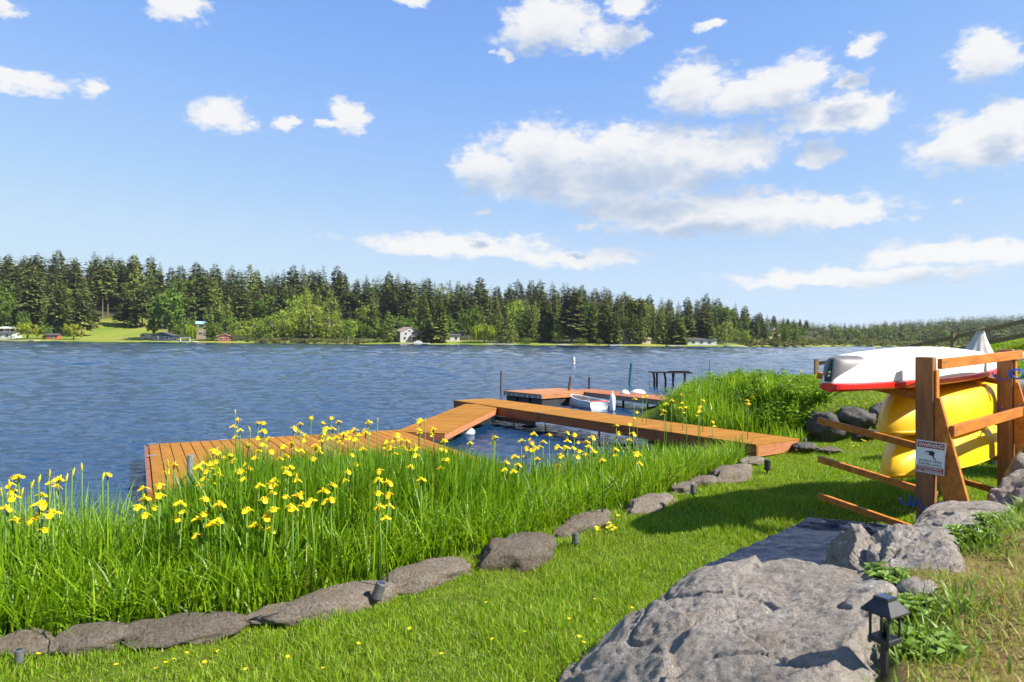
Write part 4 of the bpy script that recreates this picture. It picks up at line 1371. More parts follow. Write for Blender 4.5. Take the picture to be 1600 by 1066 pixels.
pole(783, 580, 617, .038, 'rust', 'thin rusty pole standing left of the square floating dock')
pole(886.5, 589, 627, .045, 'rust', 'leaning rusty pole between the two neighbouring docks', lean=.11)
pole(920.5, 590, 612, .04, 'dark_wood', 'short dark pole behind the white dinghy')
pole(983.5, 568, 601, .06, 'teal', 'crooked teal pole standing in open water', lean=.09)
pole(1015.5, 584, 606, .02, 'grey_wood', 'thin grey stake left of the old pier')
pole(1108.5, 562, 590, .03, 'grey_wood', 'thin grey stake above the shore shrubs')
# lake marker
q = G(896.5, 570, 0)
mk = tag(empty('marker_buoy', (q.x, q.y, 0)), 'white upright marker buoy far out on the lake', 'buoy')
MB().tube([(0, 0, -.3), (0, 0, .55), (0, 0, .72)], [.11, .11, .09], 12).build('body', M['white'], mk)
MB().tube([(0, 0, .25), (0, 0, .33)], .114, 12).build('stripe', M['deck_end'], mk)
# old pier
op = tag(empty('old_pier'), 'old dark broken pier on crooked posts', 'pier')
A, B = G(1016, 582, .66), G(1082, 583, .66)
for k in range(3):
    off = Vector((0, .25 * k, .012 * (k % 2)))
    MB().bar(A + off, B + off, .2, .05).build('plank', M['dark_wood'], op)
ab = B - A
for f in (.12, .2, .38, .55, .62, .85):
    q = A + ab * f + Vector((0, rnd(0, .5), -.03)); dx = rnd(-.08, .08)
    MB().tube([q, q + Vector((dx, 0, -.35)), q + Vector((dx * .4, 0, -1.8))], .05, 7).build('post', M['dark_wood'], op)
MB().bar(A + Vector((.9, .1, .06)), B + Vector((-.1, .1, .07)), .25, .04).build('top_plank', M['dark_wood'], op)

# white dinghy
def dinghy():
    q = G(937, 640, 0.0); bow = D(906, 620, 22.3)
    dvv = Vector((bow.x - q.x, bow.y - q.y, 0)); ln = 2.05; dvv.normalize()
    r = tag(empty('rowing_dinghy', (q.x, q.y + .05, 0), math.atan2(dvv.y, dvv.x)), 'small white rowing dinghy tied beside the reddish plank dock', 'boat')
    st, m = 11, 13
    outer, inner = [], []
    for i in range(st):
        t = i / (st - 1)
        b = .42 * (1 - max(0, (t - .3) / .7) ** 2.2) ** .8 * (0.9 + .1 * min(1, t * 4)) + .012
        sheer = .26 + .12 * t ** 2; keel = -.10 + .22 * max(0, t - .7) ** 1.2
        for j in range(m):
            a = math.pi * j / (m - 1)
            y = b * math.cos(a); y = math.copysign(abs(y / b) ** .7 * b, y)
            z = sheer - (sheer - keel) * math.sin(a) ** .8
            outer.append((t * ln, y, z)); inner.append((t * ln * .985 + .02, y * .93, max(z + .035, keel + .06) if 0 < j < m - 1 else sheer + .004))
    fo = []
    for i in range(st - 1):
        for j in range(m - 1):
            a = i * m + j; fo.append((a, a + 1, a + m + 1, a + m))
    h = MB().add(outer, fo + [tuple(range(m))]); h.build('hull', M['boat_out'], r, smooth=True)
    MB().add(inner, [tuple(reversed(f)) for f in fo] + [tuple(reversed(range(m)))]).build('inner_hull', M['boat_in'], r, smooth=True)
    for sgn in (0, m - 1):
        MB().tube([Vector(outer[i * m + sgn]) + Vector((0, 0, .01)) for i in range(st)], .022, 6).build('gunwale', M['white'], r)
    for x in (.5, 1.3):
        i = int(x / ln * (st - 1)); yb = outer[i * m][1] * .86
        MB().box((x - .12, -yb, .17), (x + .12, yb, .20)).build('thwart', M['boat_in'], r)
    MB().tube([(.03, -.36, .285), (.0, .36, .285)], .022, 8).build('transom_rail', M['hull_red'], r)
    return r


dg = dinghy()
q = G(957, 632, .2)
fe = tag(empty('dock_fender', (q.x, q.y, 0)), 'white cylindrical fender hanging right of the dinghy', 'fender')
MB().tube([(0, 0, -.05), (0, 0, .0), (0, 0, .05), (0, 0, .42), (0, 0, .48), (0, 0, .52)], [.02, .06, .085, .085, .06, .02], 12).build('body', M['white'], fe, smooth=True)
MB().tube([(0, 0, .5), (.02, .05, .62)], .01, 6).build('rope', M['white'], fe)
dg.scale = (.86, .86, .86)
for px, py, rr, lab in ((1001, 613, .22, 'larger white overturned tub on the reddish dock'), (980, 614, .13, 'smaller white overturned tub on the reddish dock')):
    q = G(px, py + 3, ZN); q = q + Vector((0, .45, 0))
    r = tag(empty('overturned_tub', (q.x, q.y, ZN + .003)), lab, 'tub')
    MB().tube([(0, 0, 0), (0, 0, .02), (0, 0, .06), (0, 0, .10), (0, 0, .125)], [rr * 1.15, rr * 1.12, rr, rr * .75, rr * .2], 16).build('shell', M['white'], r, smooth=True)
    MB().tube([(0, 0, .001), (0, 0, .035)], rr * 1.2, 16).build('rim', M['white'], r)

# ------------------------------------------------------------------ rack with boats (rack frame: x along the rack, y along the arms, z up)
RO = Vector((3.66, 6.0, 0.0)); RA = math.atan2(.63, .78); TILT = -0.03
rack = tag(empty('kayak_rack', RO), 'orange stained timber boat rack holding a white boat and two yellow kayaks', 'rack')
rack.rotation_euler = (0, TILT, RA)
SP = 2.16
for k, x in enumerate((0.0, SP)):
    zt = 1.99
    MB().box((x - .045, -.07, .1), (x + .045, .07, zt)).build('post', M['post'], rack, bevel=.004)
    MB().box((x - .02, -.092, 1.60), (x + .045, -.072, zt - .11)).build('cleat', M['rack'], rack, bevel=.003)
    leg = MB()
    prof = [(-.073, 1.64), (-.115, 1.64), (-.47, .20), (-.29, .20), (-.073, 1.02)]
    leg.add([(x - .022, y, z) for y, z in prof] + [(x + .022, y, z) for y, z in prof], [tuple(range(5)), tuple(reversed(range(5, 10)))] + [(i, i + 5, (i + 1) % 5 + 5, (i + 1) % 5) for i in range(5)])
    leg.build('brace_leg', M['rack'], rack, bevel=.003)
    for za in (1.62, 1.17, .785, .415):
        MB().bar((x + .068, -.06, za - .008), (x + .068, 1.0, za + .165), .042, .062).build('arm', M['rack'], rack, bevel=.003)
        MB().tube([(x + .09, .02, za + .005), (x + .096, .02, za + .005)], .012, 8).build('bolt', M['steel'], rack)
MB().box((.046, -.112, 1.885), (SP + .17, -.074, 1.975)).build('top_beam', M['rack'], rack, bevel=.003)
MB().box((-.0, -.22, 1.315), (SP + .55, -.182, 1.408)).build('middle_beam', M['rack'], rack, bevel=.003)
MB().box((-.02, -.18, 1.24), (.046, -.116, 1.37)).build('spacer_block', M['post'], rack)
MB().box((SP - .02, -.18, 1.24), (SP + .046, -.116, 1.37)).build('spacer_block', M['post'], rack)
for x in (.09, SP + .06):
    for z in (1.915, 1.945):
        MB().tube([(x, -.112, z), (x, -.118, z)], .008, 8).build('screw', M['steel'], rack)
for z in (1.345, 1.375):
    MB().tube([(.03 + (z - 1.345), -.22, z), (.03 + (z - 1.345), -.226, z)], .008, 8).build('screw', M['steel'], rack)


def RL(v):
    return rack_m @ Vector(v)


rack_m = Matrix.Translation(RO) @ Matrix.Rotation(RA, 4, 'Z') @ Matrix.Rotation(TILT, 4, 'Y')


HP = []


def hull(length, beam, height, bpow, end_h0, end_h1, end_b0, end_b1, st=33, m=17, vee=0.0, keelpow=4.0, blunt=0.12, tp=1.0):
    """upturned hull: rim in the plane z=0, keel on top; returns grid"""
    rows = []
    HP.clear()
    for i in range(st):
        t = (i / (st - 1)) ** tp
        b = math.sin(math.pi * min(.5, t * .5 / .42)) if t < .42 else math.cos(math.pi / 2 * (t - .42) / .58)
        b = max(0.0, b) ** bpow
        eb = end_b0 if t < .42 else end_b1
        b = eb + (beam / 2 - eb) * b
        q0 = min(1, t / blunt) ** (1.0 if not vee else .5); q1 = min(1, (1 - t) / blunt) ** .5
        h = height * min(end_h0 + (1 - end_h0) * q0, end_h1 + (1 - end_h1) * q1) * (1 - .10 * abs(2 * t - 1) ** keelpow)
        v = vee * max(0, abs(2 * t - 1) ** 2.2)
        row = []
        for j in range(m):
            a = math.pi * j / (m - 1)
            c, s = math.cos(a), math.sin(a)
            e = (.5 if vee else .42) * (1 - v) + 1.15 * v
            y = math.copysign(abs(c) ** e, c) * b
            z = s ** ((.62 if vee else .5) * (1 - v) + .95 * v) * h
            row.append((t * length, y, z))
        rows.append(row); HP.append((t * length, b, h, e, (.62 if vee else .5) * (1 - v) + .95 * v))
    return rows


def grid_faces(st, m):
    return [(i * m + j, i * m + j + 1, (i + 1) * m + j + 1, (i + 1) * m + j) for i in range(st - 1) for j in range(m - 1)]


def boat_root(name, x0, y, z, label, cat, pitch=0.0, yaw=0.0, roll=0.0):
    r = tag(empty(name), label, cat)
    r.matrix_world = rack_m @ Matrix.Translation(Vector((x0, y, z))) @ Matrix.Rotation(yaw, 4, 'Z') @ Matrix.Rotation(pitch, 4, 'Y') @ Matrix.Rotation(roll, 4, 'X')
    return r


def white_boat():
    r = boat_root('white_boat', -.80, .47, 1.775, 'white upturned boat with red rim and grey stem guard on the top arms', 'boat', 0.012)
    st, m = 41, 25
    ln, bm, ht = 4.1, .74, .288
    rows = hull(ln, bm, ht, .60, .84, .30, .026, .02, st, m, .0, 3.0, .5, 1.6)
    # raked near end
    for i, row in enumerate(rows):
        t = (i / (st - 1)) ** 1.6
        sh = .13 * max(0, 1 - t / .12)
        rows[i] = [(x + sh * (z / ht), y, z) for x, y, z in row]
    vs = [v for row in rows for v in row]
    o = MB().add(vs, grid_faces(st, m) + [tuple(reversed(range(m)))])
    o.build('hull', M['hull_white'], r, smooth=True)
    rim = []
    for row in rows:
        for s, k in ((1, 0), (-1, m - 1)): pass
    rv, n2 = [], 6
    for row in rows:
        x, b = row[0][0], row[0][1]
        rv += [(x, b + .002, .012), (x, b + .022, .0), (x, b + .022, -.04), (x, max(0, b - .03), -.062)]
        rv += [(x, -max(0, b - .03), -.062), (x, -b - .022, -.04), (x, -b - .022, .0), (x, -b - .002, .012)]
    fs = []
    for i in range(st - 1):
        for j in range(7): fs.append((i * 8 + j, (i + 1) * 8 + j, (i + 1) * 8 + j + 1, i * 8 + j + 1))
    fs += [tuple(range(8)), tuple(reversed(range((st - 1) * 8, st * 8)))]
    MB().add(rv, fs).build('red_rim', M['hull_red'], r)
    # grey guard wrapped round the near end, its lower edge curving up to the keel
    nst = max(i for i in range(st) if HP[i][0] < .36) + 1
    for side in (1, -1):
        gv, gf = [], []
        for i in range(nst):
            x, b_, h_, e_, ez = HP[i]
            f = HP[i][0] / .36
            zf = .14 + .80 * min(1, f) ** .55
            t0 = math.asin(min(1, zf ** (1 / ez)))
            sh = .13 * max(0, 1 - (x / ln) / .12)
            for q in range(8):
                a = t0 + (math.pi / 2 - t0) * q / 7
                y = math.cos(a) ** e_ * b_ if q < 7 else 0.0
                z = math.sin(a) ** ez * h_
                nr = Vector((0, y, z * .6)).normalized() if y > 1e-5 else Vector((0, 0, 1))
                gv.append((x + sh * z / ht - .003, side * (y + nr.y * .006), z + nr.z * .006))
        for i in range(nst - 1):
            for q in range(7):
                f = (i * 8 + q, i * 8 + q + 1, (i + 1) * 8 + q + 1, (i + 1) * 8 + q)
                gf.append(f if side > 0 else tuple(reversed(f)))
        MB().add(gv, gf).build('stem_guard', M['hull_grey'], r, smooth=True)
    # black stem plate with two bolts
    hb = HP[0][2]; pv = []
    for zf in (.12, .35, .6, .85, .98):
        z = hb * zf; w_ = .030 * (1 - zf) + .007
        xx = .13 * z / ht
        pv += [(xx - .022, -w_, z), (xx - .022, w_, z), (xx + .03, -w_, z), (xx + .03, w_, z)]
    pf_ = []
    for i in range(4):
        o_ = i * 4
        pf_ += [(o_, o_ + 4, o_ + 5, o_ + 1), (o_ + 2, o_ + 3, o_ + 7, o_ + 6), (o_, o_ + 2, o_ + 6, o_ + 4), (o_ + 1, o_ + 5, o_ + 7, o_ + 3)]
    pf_ += [(0, 1, 3, 2), (16, 18, 19, 17)]
    MB().add(pv, pf_).build('stem_plate', M['hull_black'], r)
    for z in (.075, .105):
        MB().tube([(.13 * z / ht - .02, 0, z), (.13 * z / ht - .032, 0, z - .002)], .011, 8).build('bolt', M['steel'], r)
    return r


wb = white_boat()


def yellow_kayak(x0, y, z, ln, bm, ht, label, pitch, yaw, roll=0.0):
    r = boat_root('yellow_kayak', x0, y, z, label, 'kayak', pitch, yaw, roll)
    st, m = 37, 21
    rows = hull(ln, bm, ht, .62, .10, .10, .012, .012, st, m, .9, 5.0, .16)
    for i, row in enumerate(rows):
        t = i / (st - 1)
        # shallow channels either side of the keel
        rows[i] = [(x, yy, zz - .022 * ht / .4 * math.exp(-((abs(yy) / (abs(row[0][1]) + 1e-6) - .45) / .13) ** 2) * (zz / ht)) for x, yy, zz in row]
    MB().add([v for row in rows for v in row], grid_faces(st, m) + [tuple(reversed(range(m))), tuple(range((st - 1) * m, st * m))]).build('hull', M['kayak'], r, smooth=True)
    dvs = []
    for row in rows:
        x, b = row[0][0], row[0][1]
        dvs += [(x, b, 0), (x, b + .012, -.012), (x, b * .8, -.045), (x, 0, -.055), (x, -b * .8, -.045), (x, -b - .012, -.012), (x, -b, 0)]
    MB().add(dvs, [tuple(reversed(f)) for f in grid_faces(st, 7)] + [tuple(range(7)), tuple(reversed(range((st - 1) * 7, st * 7)))]).build('deck', M['kayak'], r, smooth=True)
    ck = [(.42 * ln + .42 * math.cos(a), .2 * math.sin(a), -.058) for a in [2 * math.pi * k / 20 for k in range(20)]]
    MB().tube(ck + [ck[0]], .014, 6, False).build('cockpit_rim', M['black'], r)
    return r


yellow_kayak(.30, .46, 1.265, 3.1, .76, .375, 'upper yellow kayak lying hull up under the white boat', 0.0, -.01, .06)
yellow_kayak(.40, .47, .835, 3.2, .76, .335, 'lower yellow kayak lying hull up nearest the ground', 0.0, .0, .0)

# warning sign on the near post
sg = tag(empty('warning_sign'), 'small white and red warning sign with camera symbol on the rack post', 'sign')
sg.matrix_world = rack_m @ Matrix.Translation(Vector((-.049, .065, 1.13))) @ Matrix.Rotation(-math.pi / 2, 4, 'Z') @ Matrix.Rotation(math.pi / 2, 4, 'X') @ Matrix.Rotation(math.radians(-2.5), 4, 'Z')
SW, SHH = .232, .285
M['sign_white'] = simple('sign white', (0.74, 0.73, 0.72), 0.35, 0.05, 8)
M['sign_red'] = simple('sign red', (0.30, 0.025, 0.03), 0.4, 0.1, 8)
M['sign_black'] = simple('sign black', (0.02, 0.02, 0.02), 0.4, 0.1, 8)
M['sign_grey'] = simple('sign border', (0.33, 0.32, 0.31), 0.5, 0.1, 8)
MB().box((0, -SHH / 2, 0), (SW, SHH / 2, .0025)).build('panel', M['sign_white'], sg)
bd = MB()
for a, b in (((0, SHH / 2 - .004), (SW, SHH / 2)), ((0, -SHH / 2), (SW, -SHH / 2 + .004)), ((0, -SHH / 2 + .004), (.004, SHH / 2 - .004)), ((SW - .004, -SHH / 2 + .004), (SW, SHH / 2 - .004))):
    bd.box((a[0], a[1], .0027), (b[0], b[1], .0034))
bd.build('border', M['sign_grey'], sg)
MB().box((.010, .078, .0027), (SW - .010, .130, .0036)).build('header_band', M['sign_red'], sg)
MB().box((.010, -.132, .0027), (SW - .010, -.082, .0036)).build('footer_band', M['sign_red'], sg)


def text(body, x, y, w, h, mat, z, parent, name='lettering'):
    cu = bpy.data.curves.new(name, 'FONT'); cu.body = body; cu.align_x = 'CENTER'; cu.align_y = 'CENTER'
    cu.extrude = 0.0004; cu.offset = 0.012
    t = bpy.data.objects.new(name, cu); C.objects.link(t)
    bpy.context.view_layer.update()
    me = bpy.data.meshes.new_from_object(t.evaluated_get(bpy.context.evaluated_depsgraph_get()))
    bpy.data.objects.remove(t, do_unlink=True)
    xs = [v.co.x for v in me.vertices]; ys = [v.co.y for v in me.vertices]
    sx = w / (max(xs) - min(xs)); sy = h / (max(ys) - min(ys)); cx = (max(xs) + min(xs)) / 2; cy = (max(ys) + min(ys)) / 2
    for v in me.vertices: v.co = ((v.co.x - cx) * sx, (v.co.y - cy) * sy, v.co.z)
    me.materials.clear(); me.materials.append(M[mat])
    o = bpy.data.objects.new(name, me); link(o, parent); o.location = (x, y, z)
    return o


text('WARNING', SW / 2, .104, .195, .034, 'sign_white', .0042, sg)
text('24 HOUR VIDEO', SW / 2, -.034, .180, .020, 'sign_black', .0034, sg)
text('SURVEILLANCE', SW / 2, -.062, .180, .020, 'sign_black', .0034, sg)
text('PRIVATE PROPERTY', SW / 2, -.096, .190, .018, 'sign_white', .0042, sg)
text('NO TRESPASSING', SW / 2, -.120, .190, .018, 'sign_white', .0042, sg)
ic = MB()
ic.prism([(.075, .028), (.078, .050), (.135, .058), (.150, .044), (.146, .020), (.135, .012)], .0028, .0036)
ic.prism([(.133, .010), (.142, .016), (.148, -.004), (.160, -.006), (.162, -.018), (.156, -.020), (.154, -.010), (.140, -.010)], .0028, .0036)
ic.build('camera_symbol', M['sign_black'], sg)
MB().prism([(.080, .026), (.082, .040), (.104, .042), (.106, .026)], .0040, .0046).build('camera_lens', M['sign_white'], sg)

# blue coiled cords
def cord(pts, label, rad=.007):
    r = tag(empty('bungee_cord', RL(pts[0])), label, 'cord')
    q = [RL(p) - RL(pts[0]) for p in pts]
    MB().tube(q, rad, 7).build('strand', M['blue_cord'], r, smooth=True)
    for e in (0, -1):
        MB().tube([q[e], q[e] + Vector((.012, 0, .012)), q[e] + Vector((.02, 0, 0))], rad * .7, 6).build('hook', M['steel'], r)


def coil(c, rx, rz, turns, dx, dy=0.0):
    n = int(turns * 14); out = []
    for k in range(n + 1):
        a = 2 * math.pi * k / 14
        out.append((c[0] - .02 * math.sin(a * .7) , c[1] + dy * k / n + rx * math.cos(a), c[2] + rz * math.sin(a) + dx * k / n))
    return out


cord([(-.06, .20, .72), (-.06, .17, .69), (-.06, .13, .675), (-.06, .10, .70), (-.06, .095, .745), (-.06, .105, .765), (-.06, .115, .72), (-.06, .08, .675), (-.06, .07, .68),
      (-.06, .06, .75), (-.06, .02, .69), (-.06, -.03, .64), (-.06, -.07, .645)] + coil((-.05, -.13, .69), .05, .055, 3.2, .01, -.03), 'blue coiled cord wound low round the near rack post')
cord([(SP - .09, .10, 1.74), (SP - .09, .07, 1.69), (SP - .09, .02, 1.66), (SP - .09, -.04, 1.67)] + coil((SP - .07, -.10, 1.73), .06, .05, 2.2, .01, -.04), 'blue coiled cord hanging near the top of the far rack post')
cord([(SP - .09, .02, 1.37), (SP - .09, -.02, 1.33), (SP - .09, -.07, 1.33), (SP - .09, -.10, 1.37)] + coil((SP - .2, -.25, 1.42), .045, .045, 2.2, .02, -.02), 'blue coiled cord on the middle beam of the rack')

# ------------------------------------------------------------------ rocks
def facet(p, cell, slope):
    """flat broken faces: every cell of the rock gets its own tilt"""
    ds, pts = mnoise.voronoi(p / cell)
    s = pts[0]
    k = mnoise.cell_vector(Vector((round(s.x * 997) % 311, round(s.y * 991) % 307, round(s.z * 983) % 313)) + Vector((.5, .5, .5)))
    return (p / cell - s).dot(k) * slope * cell


def rock(name, center, size, seed, mat, label, cat='stone', rz=None, flat=0.75, sub=4, rough=.12, cuts=7, group=None, tilt=(0, 0)):
    rg = random.Random(seed)
    bm = bmesh.new()
    bmesh.ops.create_icosphere(bm, subdivisions=sub, radius=1.0)
    planes = []
    for k in range(cuts):
        n = Vector((rg.gauss(0, 1), rg.gauss(0, 1), rg.gauss(0, .8))).normalized(); planes.append((n, rg.uniform(.62, .9)))
    planes.append((Vector((rg.uniform(-.15, .15), rg.uniform(-.15, .15), 1)).normalized(), flat))
    off = Vector((rg.uniform(0, 50), rg.uniform(0, 50), rg.uniform(0, 50)))
    for v in bm.verts:
        p = v.co.copy()
        for n, d in planes:
            e = p.dot(n) - d
            if e > 0: p -= n * e * .92
        q = p * 1.6 + off
        f = mnoise.fractal(q, 1.0, 2.0, 5)
        g = mnoise.fractal(q * 4.3, .9, 2.0, 4)
        ridge = abs(mnoise.noise(q * 1.3 + Vector((9, 1, 4))))
        crack = -.5 * max(0, .055 - ridge) / .055
        p += p.normalized() * (rough * .7 * f + rough * .35 * g + rough * .6 * crack + facet(p + off, .75, .24) + facet(p + off * 2, .3, .10))
        v.co = Vector((p.x * size[0], p.y * size[1], p.z * size[2]))
    me = bpy.data.meshes.new(name); bm.to_mesh(me); bm.free(); me.shade_smooth()
    o = mesh_obj(name, me, M[mat])
    o.location = center
    o.rotation_euler = (tilt[0], tilt[1], rg.uniform(0, 6.28) if rz is None else rz)
    tag(o, label, cat, group)
    return o


def slab_rock(name, outline, base, seed, mat, label, bulge=.05, rough=.05, cat='boulder', nr=44, na=150, jag=0.0, fct=1.0):
    """a big rock grown from its measured top outline (x, y, z)"""
    rg = random.Random(seed); off = Vector((rg.uniform(0, 50), rg.uniform(0, 50), 3))
    P = [Vector(p) for p in outline]
    c = sum(P, Vector()) / len(P)
    c.z += bulge
    per = []
    n = len(P)
    lens = [(P[(i + 1) % n] - P[i]).length for i in range(n)]
    tot = sum(lens)
    for k in range(na):
        s = tot * k / na; i = 0
        while s > lens[i]: s -= lens[i]; i += 1
        t = s / lens[i]
        a, b, d, e = P[(i - 1) % n], P[i], P[(i + 1) % n], P[(i + 2) % n]
        per.append(.5 * ((2 * b) + (d - a) * t + (2 * a - 5 * b + 4 * d - e) * t * t + (3 * b - a - 3 * d + e) * t ** 3) if True else b.lerp(d, t))
    vs, fs = [], []
    rings = [0.002] + [((k + 1) / nr) for k in range(nr)]
    for r in rings:
        for p in per:
            q = c.lerp(p, r)
            q.z = c.z + (p.z - c.z) * (r ** 1.5) - .05 * max(0, (r - .9) / .1) ** 2
            vs.append(q)
    nt = len(rings)
    for k in range(1, 15):
        f = k / 14
        for p in per:
            out = (p - c); out.z = 0; out.normalize()
            q = p + out * (.10 * math.sin(f * math.pi * .8) + .02)
            q.z = (p.z - .05) * (1 - f) + base * f
            vs.append(q)
    nt += 14
    for i in range(nt - 1):
        for k in range(na):
            a = i * na + k; b = i * na + (k + 1) % na
            fs.append((a, b, b + na, a + na))
    fs.append(tuple(reversed(range(na))))
    me = bpy.data.meshes.new(name)
    me.from_pydata([tuple(v) for v in vs], [], fs); me.update()
    nrm = [v.normal.copy() for v in me.vertices]
    sgn = 1 if nrm[5].z > 0 else -1
    if sgn < 0: me.flip_normals()
    for v, nn in zip(me.vertices, nrm):
        q = v.co * 1.0 + off
        f = mnoise.fractal(q * 1.7, 1.0, 2.0, 4)
        g = mnoise.fractal(q * 7, .8, 2.1, 5)
        st = abs(mnoise.noise(Vector((q.x * 1.1 + .4 * q.y, q.y * 1.4, q.z * 2)) * 1.25))
        crack = -max(0, .022 - st) / .022
        h = mnoise.fractal(q * 24, .8, 2.1, 3)
        v.co += nn * sgn * (fct * (facet(q, .60, .11) + facet(q + Vector((7, 3, 1)), .16, .035)) + rough * .9 * f + rough * .22 * g + rough * .9 * crack + rough * .20 * h + rough * jag * (abs(mnoise.noise(Vector((q.x * 5, q.y * 5, q.z * 22)))) - .25))
    me.shade_smooth()
    o = mesh_obj(name, me, M[mat])
    tag(o, label, cat)
    return o


slab_rock('boulder', [G(868, 1068, .34), G(955, 978, .48), G(1015, 935, .58), G(1070, 893, .70), G(1150, 877, .80), G(1240, 866, .88), G(1320, 886, .92), G(1395, 908, .95), G(1385, 950, .97), G(1335, 1005, .97), G(1260, 1075, .92), G(1120, 1110, .75), G(960, 1120, .52)],
          .12, 5, 'rockA', 'huge pale grey boulder with lichen in the foreground', .05, .032, nr=70, na=220)
slab_rock('boulder', [G(1322, 880, .74), G(1345, 838, .80), G(1400, 822, .84), G(1450, 835, .90), G(1500, 872, .98), G(1480, 905, .98), G(1420, 915, .97), G(1365, 905, .92)],
          .2, 9, 'rockA', 'rough grey boulder between the tarpaulin and the solar lantern', .05, .05, nr=44, na=150, jag=1.2, fct=2.0)
slab_rock('boulder', [G(1420, 818, .72), G(1445, 796, .76), G(1500, 785, .80), G(1560, 786, .86), G(1592, 800, .90), G(1575, 835, .96), G(1500, 845, .96), G(1440, 838, .90)],
          .25, 13, 'rockA', 'flat grey slab rock at the foot of the boat rack', .02, .03, nr=44, na=140, fct=.6)
rock('boulder', (4.42, 5.75, .70), (.36, .34, .40), 21, 'rockA', 'grey boulder at right frame edge behind the flat slab', 'boulder', .4, .8, 5)
rock('boulder', (5.0, 6.35, .85), (.36, .36, .46), 22, 'rockA', 'upright grey boulder at right frame edge beside the far rack post', 'boulder', 1.4, .85, 5)
rock('boulder', (5.9, 7.1, .75), (.5, .42, .45), 23, 'rockA', 'grey boulder right of the rack, mostly hidden by it', 'boulder', .4, .8, 4)
rock('boulder', (7.4, 9.3, 1.05), (.9, .7, .72), 24, 'rock_pale', 'large pale boulder behind the far rack post', 'boulder', .6, .8, 5)
rock('boulder', (8.6, 10.6, 1.1), (.8, .6, .6), 25, 'rock_pale', 'second pale boulder behind the far rack post', 'boulder', 1.9, .8, 4)

# stones along the bed: px of centre, row of centre, width px, height px
names = ['long flat border stone at the left frame edge', 'tilted slab border stone, second from the left', 'long low pale border stone half in the lawn', 'small rounded border stone left of a long grey one',
         'long grey border stone beside the tilted garden light', 'humped brown border stone with dry moss', 'largest dark pitted border stone', 'small wedge stone behind a garden light',
         'low stretched border stone right of the small wedge', 'square-edged dark border stone under the long grass', 'small peaked stone behind a garden light', 'smooth rounded border stone near the dock end',
         'flat pale-veined stone by the dock end', 'thin flat stone under the end of the walkway']
for k, ((px, py, w, h), lab) in enumerate(zip(BS, names)):
    q = G(px, py, .33); d = q.y
    wx = w * d / FOC / 2 * (1.22 if w < 100 else 1.0); hh = max(.05, h * d / FOC * .62)
    q = G(px, py, .29 + .45 * hh)
    nxt = G(BS[min(k + 1, 13)][0], BS[min(k + 1, 13)][1], .3) - G(BS[max(k - 1, 0)][0], BS[max(k - 1, 0)][1], .3)
    ang = math.atan2(nxt.y, nxt.x)
    rock('border_stone', (q.x, q.y, .29), (wx * 1.13 / max(.8, math.cos(ang)), max(.11, min(.26, wx * .65)), hh * 1.15), 300 + k, 'rock_border', lab, 'stone', ang, .72, 4, .13, 10, 'stones edging the iris bed')
# rocks holding the neighbour's bank
for k, (px, py, w, h, z, lab) in enumerate([
    (1290, 658, 62, 58, .55, 'tall dark rock at the left of the retaining row'), (1336, 652, 56, 36, .72, 'dark flat-topped rock in the middle of the retaining row'),
    (1386, 648, 60, 50, .70, 'dark rounded rock of the retaining row beside the yellow kayak'), (1352, 672, 70, 26, .42, 'dark low rock under the retaining row'),
    (1410, 668, 46, 36, .5, 'dark rock of the retaining row behind the yellow kayak'), (1258, 684, 40, 18, .36, 'small cracked rock right of the walkway end'), (1298, 686, 46, 10, .32, 'flat grey stone in the lawn right of the walkway end')]):
    q = D(px, py, 12.9 if k < 5 else 11.6); d = q.y
    rock('wall_rock', (q.x, q.y, z if k < 5 else z - .03), (w * d / FOC / 2 * 1.0, .34 if k < 5 else .2, h * d / FOC / 2 * .98), 330 + k, 'rock_dark' if k != 6 else 'rock_border', lab, 'rock', 0.1 * k, .8, 4, .13, 8)

